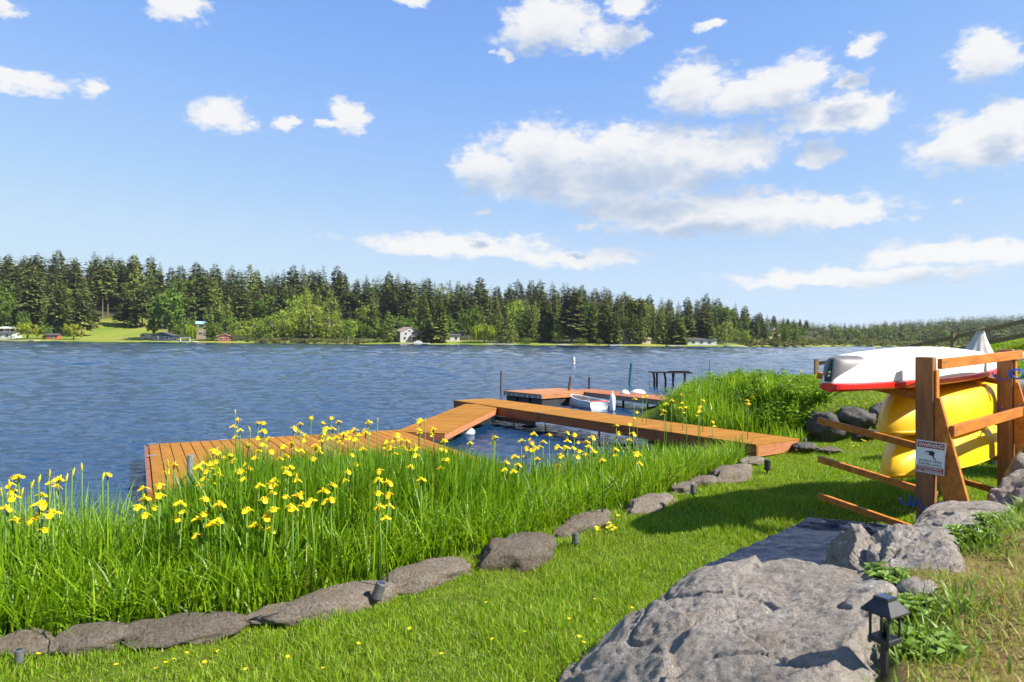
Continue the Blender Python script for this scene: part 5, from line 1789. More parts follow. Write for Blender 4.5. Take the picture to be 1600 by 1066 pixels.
# ------------------------------------------------------------------ tarpaulin, lantern, garden lights
def tarp():
    a, b = G(1096, 884, .40), G(1266, 809, .40)
    e1 = (b - a); dirx = e1.normalized(); right = Vector((dirx.y, -dirx.x, 0))
    c = G(1400, 817, .40)
    W = (c - b).dot(right) + .25
    n, m = 110, 60
    vs, top = [], []
    for i in range(n + 1):
        for j in range(m + 1):
            s, t = i / n, j / m
            p = a + e1 * s + right * (W * t)
            sk = (c - b).dot(dirx) * t
            p = p + dirx * sk
            edge = min(1, min(s, 1 - s, t, 1 - t) / .03)
            f = mnoise.fractal(Vector((p.x * 3.0, p.y * 9.0, 1.5)), .9, 2.0, 4)
            r = 1 - abs(mnoise.noise(Vector((p.x * 2.4 - p.y * .6, p.y * 7.5 + 2 * f * .3, 4.2))))
            p.z = .40 + (.014 * f + .020 * r ** 5 + .012 * mnoise.noise(Vector((p.x * 1.2, p.y * 1.2, 7)))) * edge - .012 * (1 - edge)
            vs.append(p)
    fs = [(i * (m + 1) + j, (i + 1) * (m + 1) + j, (i + 1) * (m + 1) + j + 1, i * (m + 1) + j + 1) for i in range(n) for j in range(m)]
    # skirt to the grass
    bd = [i * (m + 1) for i in range(n + 1)] + [n * (m + 1) + j for j in range(1, m + 1)] + [i * (m + 1) + m for i in range(n - 1, -1, -1)] + [j for j in range(m - 1, 0, -1)]
    base = len(vs)
    for k, v in enumerate(bd):
        q = vs[v].copy(); q.z = .33 + .01 * math.sin(k * .9); vs.append(q)
    L_ = len(bd)
    fs += [(bd[k], base + k, base + (k + 1) % L_, bd[(k + 1) % L_]) for k in range(L_)]
    mt, nt, bs = new_mat('navy tarpaulin')
    nn = noise_node(nt, 30, 5, .6, position(nt))
    nt.links.new(ramp_node(nt, [(.3, (0.008, 0.017, 0.040)), (.7, (0.018, 0.034, 0.072))], nn.outputs['Fac']), bs.inputs['Base Color'])
    bs.inputs['Roughness'].default_value = .28
    bs.inputs['Specular IOR Level'].default_value = .3
    n2 = noise_node(nt, 1.0, 6, .6, position(nt, (9, 38, 20)), .8)
    bump(nt, bs, n2.outputs['Fac'], 1.0, .05)
    me = bpy.data.meshes.new('tarpaulin'); me.from_pydata([tuple(v) for v in vs], [], fs); me.shade_smooth()
    bm = bmesh.new(); bm.from_mesh(me); bmesh.ops.recalc_face_normals(bm, faces=bm.faces[:]); bm.to_mesh(me); bm.free()
    tag(mesh_obj('tarpaulin', me, mt), 'wrinkled navy tarpaulin spread flat beside the big boulder', 'tarpaulin')


tarp()


def lantern():
    z0 = 1.0
    for k in range(8):
        b = G(1382, 1052, z0)
        z0 = .5 * z0 + .5 * on_land(b.x, b.y)
    r = tag(empty('solar_lantern', (b.x, b.y, z0), .52), 'black solar lantern on a stake beside the huge boulder', 'lantern')
    k = b.y / 2.2
    s = 1.0 * k; g_ = .70
    def bx(x, y, za, zb, name, mat, par=r): return MB().box((-x * s, -y * s, za * s), (x * s, y * s, zb * s)).build(name, M[mat], par)
    MB().box((-.013 * s, -.013 * s, -.12), (.013 * s, .013 * s, .105 * s)).build('stake', M['black'], r, bevel=.002)
    MB().box((-.05 * s, -.05 * s, .105 * s), (.05 * s, .05 * s, .122 * s)).build('base_plate', M['black'], r, bevel=.002)
    for sx in (-1, 1):
        for sy in (-1, 1):
            MB().box((sx * .043 * s - .0045 * s, sy * .043 * s - .0045 * s, .1225 * s), (sx * .043 * s + .0045 * s, sy * .043 * s + .0045 * s, .2 * s)).build('corner_bar', M['black'], r)
    gm, nt, gb = new_mat('lantern glass')
    gb.inputs['Base Color'].default_value = (.95, .95, .93, 1); gb.inputs['Roughness'].default_value = .05; gb.inputs['Transmission Weight'].default_value = 1.0; gb.inputs['IOR'].default_value = 1.02
    for sx, sy in ((1, 0), (-1, 0), (0, 1), (0, -1)):
        lo = (sx * .044 * s - (.001 * s if sx else .037 * s), sy * .044 * s - (.001 * s if sy else .037 * s), .123 * s)
        hi = (sx * .044 * s + (.001 * s if sx else .037 * s), sy * .044 * s + (.001 * s if sy else .037 * s), .1995 * s)
        MB().box(lo, hi).build('pane', gm, r)
    MB().tube([(0, 0, .1225 * s), (0, 0, .132 * s), (0, 0, .136 * s)], [.018 * s, .018 * s, .008 * s], 12).build('bulb_holder', M['dark_grey'], r)
    MB().tube([(0, 0, .136 * s), (0, 0, .146 * s), (0, 0, .16 * s), (0, 0, .168 * s)], [.006 * s, .011 * s, .008 * s, .001 * s], 10).build('bulb', M['white'], r, smooth=True)
    e, t = .073 * s, .036 * s
    z1, z2, z3 = .2 * s, .206 * s, .240 * s
    vs = [(-e, -e, z1), (e, -e, z1), (e, e, z1), (-e, e, z1), (-e, -e, z2), (e, -e, z2), (e, e, z2), (-e, e, z2), (-t, -t, z3), (t, -t, z3), (t, t, z3), (-t, t, z3)]
    MB().add(vs, [(3, 2, 1, 0), (0, 1, 5, 4), (1, 2, 6, 5), (2, 3, 7, 6), (3, 0, 4, 7), (4, 5, 9, 8), (5, 6, 10, 9), (6, 7, 11, 10), (7, 4, 8, 11), (8, 9, 10, 11)]).build('roof', M['black'], r)
    c = MB().box((-.036 * s, -.036 * s, z3 + .0005), (.036 * s, .036 * s, z3 + .008 * s)).build('cap', M['black'], r)
    MB().box((-.031 * s, -.031 * s, z3 + .0082 * s), (.031 * s, .031 * s, z3 + .0105 * s)).build('solar_panel', M['panel'], c)
    for o in r.children_recursive:
        for v in o.data.vertices: v.co.x *= g_; v.co.y *= g_
    return r


LANTERN = lantern()


def garden_light(px, py0, py1, label, tilt=0.0, mat='dark_grey'):
    b = G(px, py1, .33); z = on_land(b.x, b.y)
    d = b.y; h = (py1 - py0) * d / FOC
    r = tag(empty('garden_light', (b.x, b.y, z)), label, 'light', 'garden lights along the border stones')
    r.rotation_euler = (0, tilt, 0)
    rr = h * .2
    MB().tube([(0, 0, -.05), (0, 0, h * .32)], rr * .3, 8).build('stake', M['black'], r)
    MB().tube([(0, 0, h * .3), (0, 0, h * .34), (0, 0, h * .97), (0, 0, h)], [rr * .6, rr, rr, rr * .85], 14).build('lamp_body', M[mat], r)
    MB().tube([(0, 0, h * .36), (0, 0, h * .41)], rr * 1.06, 14).build('ring', M['black'], r)
    MB().tube([(0, 0, h * 1.001), (0, 0, h * 1.015)], rr * .7, 14).build('lens', M['panel'], r)


garden_light(30, 992, 1024, 'weathered grey garden light at the left frame edge')
garden_light(582, 901, 942, 'tilted garden light between the long grey and the brown stone', .35)
garden_light(899, 825, 851, 'garden light beside the small wedge stone')
garden_light(1083, 755, 777, 'garden light in front of the small peaked stone')
garden_light(1199, 709, 733, 'garden light near the dock end corner', 0, 'black')
garden_light(1257, 676, 693, 'short grey post light right of the walkway end')

# ------------------------------------------------------------------ fence, cover, pipe on the neighbour's bank
fn = tag(empty('rail_fence'), 'weathered two-rail timber fence climbing the bank at right', 'fence')
FP = [(1275.5, 562, 588, 21.0), (1373, 545.5, 575, 20.2), (1490, 520, 552, 19.2), (1606, 493, 540, 17.6), (1760, 455, 520, 16.0)]
tops = []
for px, y0, y1, d in FP:
    t, b = D(px, y0, d), D(px, y1, d)
    MB().box((t.x - .055, t.y - .055, min(b.z, on_land(b.x, b.y)) - .3), (t.x + .055, t.y + .055, t.z)).build('post', M['fence'], fn, bevel=.006)
    MB().box((t.x - .06, t.y - .06, t.z + .001), (t.x + .06, t.y + .06, t.z + .012)).build('post_cap', M['fence'], fn)
    tops.append(t)
for a, b in zip(tops[:-1], tops[1:]):
    for dz in (-.14, -.50):
        MB().bar(a + Vector((0, .075, dz)), b + Vector((0, .075, dz)), .04, .11).build('rail', M['fence'], fn, bevel=.004)

M['cover'] = simple('beige canvas', (0.52, 0.47, 0.41), 0.8, 0.1, 6)
cv = D(1527, 547, 15.0)
ct = D(1533, 515, 15.0)
cvr = tag(empty('canvas_cover', (cv.x, cv.y, 0)), 'beige canvas cover draped to a peak on the bank behind the white boat', 'cover')
base_z = min(on_land(cv.x, cv.y), cv.z)
vs, fs = [], []
na, nr = 72, 14
H_ = ct.z - base_z
for i in range(nr + 1):
    t = i / nr
    for k in range(na):
        a = 2 * math.pi * k / na
        fold = 1 + .16 * t * math.sin(a * 11 + 1.2 * math.sin(a * 3)) * (.4 + .6 * t)
        rr = (.07 + .62 * t ** 1.15) * fold * (1.15 if math.cos(a) < 0 else .9)
        vs.append((rr * math.cos(a) + (ct.x - cv.x) * (1 - t), rr * math.sin(a), base_z + H_ * (1 - t ** .9) - .02))
fs = [(i * na + k, i * na + (k + 1) % na, (i + 1) * na + (k + 1) % na, (i + 1) * na + k) for i in range(nr) for k in range(na)] + [tuple(range(na))]
MB().add(vs, fs).build('canvas', M['cover'], cvr, smooth=True)
MB().tube([(ct.x - cv.x, 0, base_z), (ct.x - cv.x, 0, base_z + H_ * .97)], .03, 8).build('centre_pole', M['galv'], cvr)

M['pale_pipe'] = simple('pale blue pipe', (0.50, 0.60, 0.62), 0.35, 0.06, 3)
a, b = D(1545, 564, 10.2), D(1640, 550, 10.6)
pp = tag(empty('pale_pipe', a), 'pale blue plastic pipe lying behind the far rack post', 'pipe')
MB().tube([Vector(), b - a], .065, 16).build('pipe', M['pale_pipe'], pp)
for f in (.15, .8):
    q = (b - a) * f
    MB().tube([q, q + (b - a).normalized() * .05], .075, 16).build('collar', M['white'], pp)
    MB().box((q.x - .04, q.y - .04, on_land(a.x + q.x, a.y + q.y) - a.z - .2), (q.x + .04, q.y + .04, q.z - .064)).build('support', M['grey_wood'], pp)
q = D(1366, 624, 14.5)
zq = on_land(q.x, q.y); tz = D(1366, 608, 14.5).z
wp = tag(empty('marker_stake', (q.x, q.y, zq)), 'short white stake in the neighbouring lawn below the white boat', 'stake')
MB().tube([(0, 0, -.1), (0, 0, max(.15, tz - zq))], .03, 12).build('shaft', M['white'], wp)
MB().tube([(0, 0, max(.15, tz - zq) + .001), (0, 0, max(.15, tz - zq) + .02)], .034, 12).build('cap', M['white'], wp)

# ------------------------------------------------------------------ grasses
def inside(P, poly):
    poly = np.asarray(poly, float); x, y = P[:, 0], P[:, 1]
    r = np.zeros(len(P), bool); j = len(poly) - 1
    for i in range(len(poly)):
        xi, yi = poly[i]; xj, yj = poly[j]
        c = ((yi > y) != (yj > y)) & (x < (xj - xi) * (y - yi) / (yj - yi + 1e-12) + xi)
        r ^= c; j = i
    return r


def blades(name, P, Z, h, w, lean, curve, mat, label, seed, levels=4, az=None, cat='grass'):
    """one mesh of separate curved blades"""
    rg = np.random.default_rng(seed)
    n = len(P)
    a = rg.uniform(0, 2 * np.pi, n) if az is None else az
    dx, dy = np.cos(a), np.sin(a)
    tw = a + np.pi / 2 + rg.normal(0, .6, n)
    wx, wy = np.cos(tw), np.sin(tw)
    ts = np.linspace(0, 1, levels)
    V = np.empty((n, 2 * levels - 1, 3), np.float32)
    for i, t in enumerate(ts):
        off = h * (lean * t + curve * t ** 2.4)
        zz = Z - .01 + h * (t - .42 * np.minimum(curve, 1.6) * t ** 2.6)
        cx, cy = P[:, 0] + dx * off, P[:, 1] + dy * off
        ww = w * (1 - t ** 2.2) * (.75 + .5 * min(1, t * 3)) * .5
        if i < levels - 1:
            V[:, 2 * i] = np.stack([cx - wx * ww, cy - wy * ww, zz], 1)
            V[:, 2 * i + 1] = np.stack([cx + wx * ww, cy + wy * ww, zz], 1)
        else:
            V[:, 2 * i] = np.stack([cx, cy, zz], 1)
    k = 2 * levels - 1
    base = (np.arange(n) * k)[:, None]
    q = np.concatenate([base + np.array([[2 * i, 2 * i + 1, 2 * i + 3, 2 * i + 2]]) for i in range(levels - 2)]) if levels > 2 else np.empty((0, 4), int)
    t3 = base + np.array([[2 * levels - 4, 2 * levels - 3, 2 * levels - 2]])
    fl = ([q] if len(q) else []) + [t3]
    o = mesh_obj(name, np_mesh(name, V.reshape(-1, 3), fl, True), M[mat])
    tag(o, label, cat, kind='stuff')
    return o


def clumpy(P, s, seed):
    """smooth random field 0..1"""
    rg = np.random.default_rng(seed); v = np.zeros(len(P))
    for k in range(7):
        a = rg.uniform(0, 6.28); f = s * rg.uniform(.6, 1.9); v += np.sin(P[:, 0] * f * np.cos(a) + P[:, 1] * f * np.sin(a) + rg.uniform(0, 6.28))
    return np.clip(.5 + v / 6.5, 0, 1)


walk_poly = [tuple(near[:2]), tuple((near + wdir * (wlen + .2))[:2]), tuple((near + wdir * (wlen + .2) - wlat_right * WW)[:2]), tuple((near - wlat_right * WW)[:2])]
ramp_poly = [tuple(a0[:2]), tuple((a0 + rdir * rlen)[:2]), tuple((a0 + rdir * rlen - rlat_r * RW)[:2]), tuple((a0 - rlat_r * RW)[:2])]
plat_poly = [tuple(q[:2]) for q in (pa, pa + pd * pl_len, pa + pd * pl_len + plat * pw, pa + plat * pw)]

# iris bed between the stones and the dock
near_edge = [(x - .02, y + .03) for x, y in SHORE[2:4 + len(BED_LINE)]]
FAR = [(-200, 6.2), (0, 5.9), (100, 5.9), (180, 6.1), (212, 6.5), (236, 7.3), (400, 8.1), (560, 8.8), (680, 9.2), (760, 8.9), (810, 7.9), (880, 8.3), (960, 9.2), (1060, 10.3), (1150, 11.0), (1185, 11.4)]
far_edge = [((px - 800) / FOC * d, d) for px, d in FAR]
bed_poly = near_edge + far_edge[::-1]


def scatter(poly, n, seed, avoid=()):
    rg = np.random.default_rng(seed)
    a = np.asarray(poly); lo, hi = a.min(0), a.max(0)
    P = rg.uniform(lo, hi, (n, 2))
    k = inside(P, poly)
    for q in avoid: k &= ~inside(P, q)
    return P[k]


docks = (walk_poly, ramp_poly, plat_poly)
P = scatter(bed_poly, 230000, 1, docks)
pxs = 800 + FOC * P[:, 0] / P[:, 1]
iris_w = np.clip((pxs - 205) / 30, 0, 1) * np.clip((1010 - pxs) / 260, 0.12, 1)
ds_ = -side_dist(P, SHORE)
iris_w *= np.clip((ds_ - .35) / 1.1, .08, 1)
rg = np.random.default_rng(3)
cl = clumpy(P, 2.6, 5)
sel = rg.uniform(size=len(P))
pick_i = sel < iris_w * .62 * (.4 + cl)
pick_r = (~pick_i) & (rg.uniform(size=len(P)) < .34 - .10 * iris_w)


def bed_height(P):
    d = -side_dist(P, SHORE)
    return .60 + .46 * np.clip(d / .8, 0, 1) - np.maximum(land(P), -.3)


TOP_X = [-150, 0, 100, 180, 205, 225, 250, 290, 330, 360, 385, 400, 450, 520, 600, 700, 740, 800, 860, 900, 950, 1000, 1060, 1100, 1150, 1185, 1260]
TOP_Y = [762, 760, 747, 752, 790, 795, 772, 745, 716, 690, 682, 700, 700, 690, 690, 692, 702, 714, 706, 692, 678, 680, 685, 690, 700, 718, 720]


def cap_height(P, Z, h, tx, ty, rg, soft=.10):
    """plants grow no taller than the bed's measured top line"""
    px = 800 + FOC * P[:, 0] / P[:, 1]
    row = np.interp(px, tx, ty)
    hor = 533 + .008 * (px - 800)
    zl = EYE - (row - hor) / FOC * P[:, 1]
    return np.minimum(h, np.maximum(.12, (zl - Z)) * rg.uniform(1 - 2.2 * soft, 1 + .6 * soft, len(P)))


Pi = P[pick_i]
hi_ = bed_height(Pi) * rg.uniform(.80, 1.14, len(Pi)) * (.90 + .26 * clumpy(Pi, 1.7, 8))
front = np.clip(1.0 - .22 * np.clip((Pi[:, 1] - 7.2) / 1.2, 0, 1), .7, 1)
hi_ = cap_height(Pi, np.maximum(land(Pi), -.3), hi_, TOP_X, TOP_Y, rg)
blades('iris_leaves', Pi, np.maximum(land(Pi), -.3), hi_, rg.uniform(.017, .034, len(Pi)), rg.normal(0, .15, len(Pi)), np.abs(rg.normal(0, .12, len(Pi))) + .02, 'iris_leaf', 'upright sword-shaped iris leaves filling the bed before the dock', 21, 5, cat='leaves')
Pr = P[pick_r]
hr = bed_height(Pr) * rg.uniform(.58, 1.08, len(Pr)) * (.84 + .32 * clumpy(Pr, 1.9, 9))
hr *= 1 + .2 * (800 + FOC * Pr[:, 0] / Pr[:, 1] < 205)
hr = cap_height(Pr, np.maximum(land(Pr), -.3), hr, TOP_X, TOP_Y, rg)
blades('reed_grass', Pr, np.maximum(land(Pr), -.3), hr, rg.uniform(.008, .020, len(Pr)), rg.normal(.10, .20, len(Pr)), np.abs(rg.normal(.22, .30, len(Pr))), 'reed_leaf', 'tall bright green grass growing along the border stones', 22, 5)
# a fringe hanging over the stones
Pf = P[(ds_ < .5) & (rg.uniform(size=len(P)) < .45)]
blades('fringe_grass', Pf, land(Pf), rg.uniform(.2, .55, len(Pf)), rg.uniform(.006, .016, len(Pf)), rg.normal(.2, .2, len(Pf)), np.abs(rg.normal(.4, .3, len(Pf))), 'reed_leaf', 'shorter arching grass at the front edge of the bed', 23, 4)

# growth beyond the walkway
b_poly = [(4.35, 11.3), (3.7, 12.6), (3.55, 14), (3.7, 16.5), (4.1, 19.2), (5.4, 22.4), (8.2, 23.6), (8.9, 22.4), (6.9, 20.3), (5.9, 16.5), (5.7, 13.6), (5.35, 12.5), (5.0, 11.7)]
big_walk = [tuple(q[:2]) for q in (near + wlat_right * .22 - wdir * .3, near + wlat_right * .22 + wdir * wlen, near - wlat_right * (WW + .1) + wdir * wlen, near - wlat_right * (WW + .1) - wdir * .3)]
Pb = scatter(b_poly, 30000, 4, (big_walk,))
rise = np.clip((Pb[:, 1] - 11) / 4, .0, 1)
hb = (.40 + .75 * rise) * rg.uniform(.45, 1.2, len(Pb)) * (.55 + .75 * clumpy(Pb, 1.3, 12))
BT_X = [990, 1030, 1060, 1090, 1130, 1200, 1240, 1300]
BT_Y = [655, 632, 606, 590, 582, 580, 588, 596]
hb = cap_height(Pb, np.maximum(land(Pb), -.15), hb, BT_X, BT_Y, rg, .34) * np.where(rg.uniform(size=len(Pb)) < .06, rg.uniform(1.1, 1.4, len(Pb)), 1)
blades('bank_reeds', Pb, np.maximum(land(Pb), -.15), hb, rg.uniform(.012, .026, len(Pb)), rg.normal(.05, .15, len(Pb)), np.abs(rg.normal(.15, .2, len(Pb))), 'reed_leaf', 'tall reeds and grass on the bank beyond the walkway', 24, 5)

# lawn
def lawn_pts(n, box, seed):
    rg = np.random.default_rng(seed)
    P = rg.uniform((box[0], box[1]), (box[2], box[3]), (n, 2))
    ds = side_dist(P, SHORE); dw = side_dist(P, WALL)
    px = 800 + FOC * P[:, 0] / np.maximum(P[:, 1], .3)
    return P, ds, dw, (px > -160) & (px < 1760)


P, ds, dw, vis = lawn_pts(370000, (-4.2, 2.6, 6.2, 6.6), 31)
k = (ds > -.02) & (dw < .05) & vis
P = P[k]
hl = rg.uniform(.026, .080, len(P)) * (.6 + .8 * clumpy(P, 4.0, 14)) * (.7 + .6 * clumpy(P, 14.0, 17))
blades('lawn_grass', P, land(P), hl, rg.uniform(.0028, .0060, len(P)), rg.normal(0, .5, len(P)), np.abs(rg.normal(.2, .3, len(P))), 'lawn_blade', 'short mown lawn grass in the foreground', 32, 3)
P, ds, dw, vis = lawn_pts(220000, (-1.0, 6.6, 9.0, 13.2), 33)
P = P[(ds > -.02) & (dw < .05) & vis]
hl = rg.uniform(.03, .085, len(P)) * (.6 + .8 * clumpy(P, 4.0, 14))
blades('lawn_grass', P, land(P), hl, rg.uniform(.004, .008, len(P)), rg.normal(0, .4, len(P)), np.abs(rg.normal(.2, .3, len(P))), 'lawn_blade', 'short mown lawn grass around the rack and the dock end', 34, 3)
P, ds, dw, vis = lawn_pts(90000, (4.5, 12.0, 20.0, 25.0), 35)
P = P[(ds > .3) & (dw > 0) & vis]
hl = rg.uniform(.04, .10, len(P)) * (.6 + .8 * clumpy(P, 1.6, 15))
blades('neighbour_lawn_grass', P, land(P), hl, rg.uniform(.010, .02, len(P)), rg.normal(0, .35, len(P)), np.abs(rg.normal(.2, .25, len(P))), 'lawn_blade', 'neighbouring lawn grass behind the retaining rocks', 36, 3)
# dry mixed grass on the bank at right
P, ds, dw, vis = lawn_pts(190000, (.9, 1.1, 9.0, 11.0), 37)
P = P[(dw > .10) & vis]
kk = rg.uniform(size=len(P)) < np.clip(4.0 / P[:, 1], .25, 1)
P = P[kk]
lan = np.array(LANTERN.location[:2]); dl = np.hypot(*(P - lan).T); fr_ = (np.abs((P - lan) @ np.array((lan[1], -lan[0])) / np.hypot(*lan)) < .07) & ((P - lan) @ lan < 0)
P = P[(dl > .09) & ~(fr_ & (dl < .6))]
hl = rg.uniform(.025, .075, len(P)) * (.5 + .9 * clumpy(P, 5.0, 16))
blades('bank_grass', P, land(P), hl, rg.uniform(.0022, .0055, len(P)), rg.normal(0, .6, len(P)), np.abs(rg.normal(.35, .35, len(P))), 'bank_blade', 'dry yellowish grass on the slope at bottom right', 38, 4)
# bright weeds round the lantern and the boulders
cent = [(1430, 960), (1450, 985), (1300, 1050), (1545, 800), (1580, 830), (1480, 930), (1250, 1062), (1595, 795), (1530, 850)]
pts = []
for px, py in cent:
    q = G(px, py, .98)
    pts.append(np.random.default_rng(int(px)).normal((q.x, q.y), .10, (260, 2)))
P = np.concatenate(pts); P = P[side_dist(P, WALL) > .02]
blades('weed_tufts', P, land(P), rg.uniform(.04, .12, len(P)), rg.uniform(.004, .011, len(P)), rg.normal(.2, .3, len(P)), np.abs(rg.normal(.4, .3, len(P))), 'weed', 'bright green weed tufts round the lantern and boulders', 39, 4, cat='weeds')

# ------------------------------------------------------------------ broad-leaved plants
def leaf_plant(name, loc, h, spread, nst, leaf, seed, mat, label, group=None, cat='shrub'):
    rg = random.Random(seed)
    r = tag(empty(name, loc), label, cat, group)
    sb = MB(); vs, fs = [], []
    for s in range(nst):
        a = rg.uniform(0, 6.28); rad = spread * math.sqrt(rg.random())
        tip = Vector((math.cos(a) * rad, math.sin(a) * rad, h * rg.uniform(.55, 1.0) * (1 - .3 * rad / spread)))
        root = Vector((tip.x * .35, tip.y * .35, -.05))
        mid = root.lerp(tip, .55) + Vector((0, 0, h * .08))
        sb.tube([root, mid, tip], [.007, .005, .002], 4)
        n = max(7, int(tip.z / leaf * 2.2))
        for k in range(n):
            t = .18 + .82 * (k + rg.random()) / n
            p = root.lerp(mid, t / .55) if t < .55 else mid.lerp(tip, (t - .55) / .45)
            b = rg.uniform(0, 6.28)
            o = Vector((math.cos(b), math.sin(b), rg.uniform(-.25, .6))).normalized()
            sdv = o.cross(Vector((0, 0, 1))).normalized() * leaf * rg.uniform(.26, .36)
            l = leaf * rg.uniform(.7, 1.3)
            m1 = p + o * l * .45 + Vector((0, 0, .10 * l)); e = p + o * l - Vector((0, 0, .18 * l))
            i = len(vs)
            vs += [p, m1 + sdv, e, m1 - sdv]; fs += [(i, i + 1, i + 2), (i, i + 2, i + 3)]
    sb.build('stems', M['stem'], r)
    mesh_obj('leaves', pyd('leaves', vs, fs), M[mat], r)
    return r


for k, (px, py, d, h, sp, ns, lf, lab) in enumerate([
    (1262, 640, 13.6, 1.05, .75, 60, .12, 'leafy bramble-like shrub touching the retaining rocks'),
    (1228, 645, 13.2, .95, .6, 46, .11, 'leafy shrub right above the walkway end'),
    (1205, 625, 15.5, 1.25, .8, 60, .12, 'dense leafy shrub at the top of the bank growth'),
    (1100, 610, 17.0, 1.35, .85, 60, .11, 'tall loose shrub at the left end of the bank growth'),
    (1070, 630, 15.8, 1.10, .7, 46, .10, 'loose shrub by the reddish plank dock end'),
    (1150, 605, 18.0, 1.40, .9, 60, .12, 'bushy willow-leaved shrub on the bank crest'),
    (1180, 635, 14.5, .95, .6, 40, .11, 'low leafy shrub in the middle of the bank growth'),
    (1290, 600, 16.5, .55, .6, 30, .12, 'low shrub at the edge of the neighbouring lawn'),
    (1238, 585, 21.0, .8, .8, 40, .13, 'shrub by the low end of the rail fence'),
]):
    u = ray(px, py)
    x, y = u[0] * d, d
    zg = max(0.0, on_land(x, y)); row = np.interp(px, BT_X, BT_Y); h = min(h, (EYE - (row - 536) / FOC * d - zg) * (1.12 + .16 * (k % 3)))
    leaf_plant('bank_shrub', (x, y, zg), h, sp, ns, lf, 500 + k, 'shrub', lab)
for k, (px, py, lab) in enumerate([(1560, 815, 'rosette of broad dandelion leaves at right frame edge'), (1520, 845, 'dandelion leaf rosette below the flat slab'), (1425, 965, 'leafy clover weed just right of the lantern'), (1440, 1010, 'leafy weed at the lantern foot'), (1395, 930, 'leafy weed between two boulders above the lantern')]):
    q = G(px, py, 1.0); z = on_land(q.x, q.y); q = G(px, py, z)
    leaf_plant('weed_plant', (q.x, q.y, on_land(q.x, q.y)),   .10, .13, 30, .055, 540 + k, 'weed', lab, None, 'weed')
# big grass tuft in front of the boulder
q = G(1285, 1062, .98)
rg2 = np.random.default_rng(77)
Pt = rg2.normal((q.x, q.y), .03, (16, 2))
o = blades('grass_tuft', Pt, np.full(16, on_land(q.x, q.y)), rg2.uniform(.12, .28, 16), rg2.uniform(.008, .015, 16), rg2.normal(.1, .3, 16), np.abs(rg2.normal(.25, .25, 16)), 'weed', 'coarse grass tuft in front of the huge boulder', 78, 5)
del o['kind']

# ------------------------------------------------------------------ yellow irises, each a plant of its own
def petal(vs, fs, ang, l, w, up, droop, c=Vector((0, 0, 0))):
    d = Vector((math.cos(ang), math.sin(ang), 0)); s = Vector((-math.sin(ang), math.cos(ang), 0))
    i = len(vs)
    prof = [(.08, .25, .0), (.35, .75, up), (.65, 1.0, up * .9 - droop * .3), (1.0, .75, up * .4 - droop)]
    for f, wf, z in prof:
        p = c + d * (l * f) + Vector((0, 0, z))
        vs += [p - s * (w * wf * .5) - Vector((0, 0, .12 * w)), p, p + s * (w * wf * .5) - Vector((0, 0, .12 * w))]
    e = c + d * (l * 1.08) + Vector((0, 0, up * .2 - droop * 1.35)); vs.append(e)
    for r in range(3):
        for k in range(2):
            a = i + r * 3 + k; fs.append((a, a + 1, a + 4, a + 3))
    fs += [(i + 9, i + 10, i + 12), (i + 10, i + 11, i + 12)]


def bloom_mesh(seed):
    rg = random.Random(seed)
    vs, fs = [], []
    a0 = rg.uniform(0, 6.28)
    for k in range(3):
        petal(vs, fs, a0 + k * 2.094 + rg.uniform(-.2, .2), rg.uniform(.058, .070), rg.uniform(.052, .066), .022, rg.uniform(-.004, .022))
        petal(vs, fs, a0 + 1.047 + k * 2.094, .03, .016, .040, -.012)
        petal(vs, fs, a0 + k * 2.094, .032, .018, .026, .004, Vector((0, 0, .006)))
    me = pyd('bloom', vs, fs); me.materials.append(M['petal']); me.shade_smooth()
    return me


BLOOMS = [bloom_mesh(s) for s in range(6)]
bud_me = MB().tube([(0, 0, -.01), (0, 0, .02), (0, 0, .05), (.002, 0, .075), (.003, 0, .09)], [.004, .009, .010, .006, .001], 7).mesh('bud', smooth=True); bud_me.materials.append(M['bud'])
pod_me = MB().tube([(0, 0, -.05), (0, 0, -.02), (0, 0, .0)], [.004, .008, .006], 6).mesh('sheath', smooth=True); pod_me.materials.append(M['stem'])
STEMS = []
for s in range(4):
    me = MB().tube([(0, 0, 0), (rnd(-.02, .02), rnd(-.02, .02), .5), (0, 0, 1)], [.0085, .007, .005], 6).mesh('stem', smooth=True); me.materials.append(M['stem']); STEMS.append(me)

F7 = [(510, 150), (520, 195), (595, 165), (618, 165), (615, 200), (745, 188), (770, 170), (815, 145), (865, 165), (900, 145), (930, 160), (880, 190), (1055, 160), (1045, 205), (968, 205), (1000, 235), (1270, 155),
      (1265, 205), (1325, 190), (1175, 215), (1190, 235), (1130, 245), (1150, 270), (860, 240), (850, 285), (775, 280), (825, 315), (650, 285), (580, 310), (545, 340), (495, 320), (685, 315), (730, 350), (720, 375),
      (755, 405), (660, 405), (655, 425), (600, 425), (520, 370), (425, 380), (365, 335), (395, 340), (410, 280), (245, 340), (185, 425), (115, 440), (125, 480), (180, 470), (125, 550), (270, 500), (280, 540), (375, 485),
      (435, 505), (345, 565), (370, 545), (550, 530), (630, 560), (660, 530), (740, 525), (710, 475), (760, 470), (815, 490), (870, 450), (905, 425), (900, 485), (970, 370), (985, 300), (1030, 275), (1100, 365), (1095, 400),
      (1140, 415), (1095, 460), (1140, 465), (1100, 515), (1275, 400), (1370, 280), (1370, 320), (1255, 270), (1250, 300), (1370, 240), (1580, 225), (450, 310), (480, 300), (950, 210), (995, 195), (560, 255), (640, 230),
      (905, 190), (920, 225), (835, 262), (700, 265), (735, 250), (610, 255), (380, 370), (345, 350), (430, 290), (1015, 215), (1215, 240), (1235, 280), (790, 215), (870, 205)]
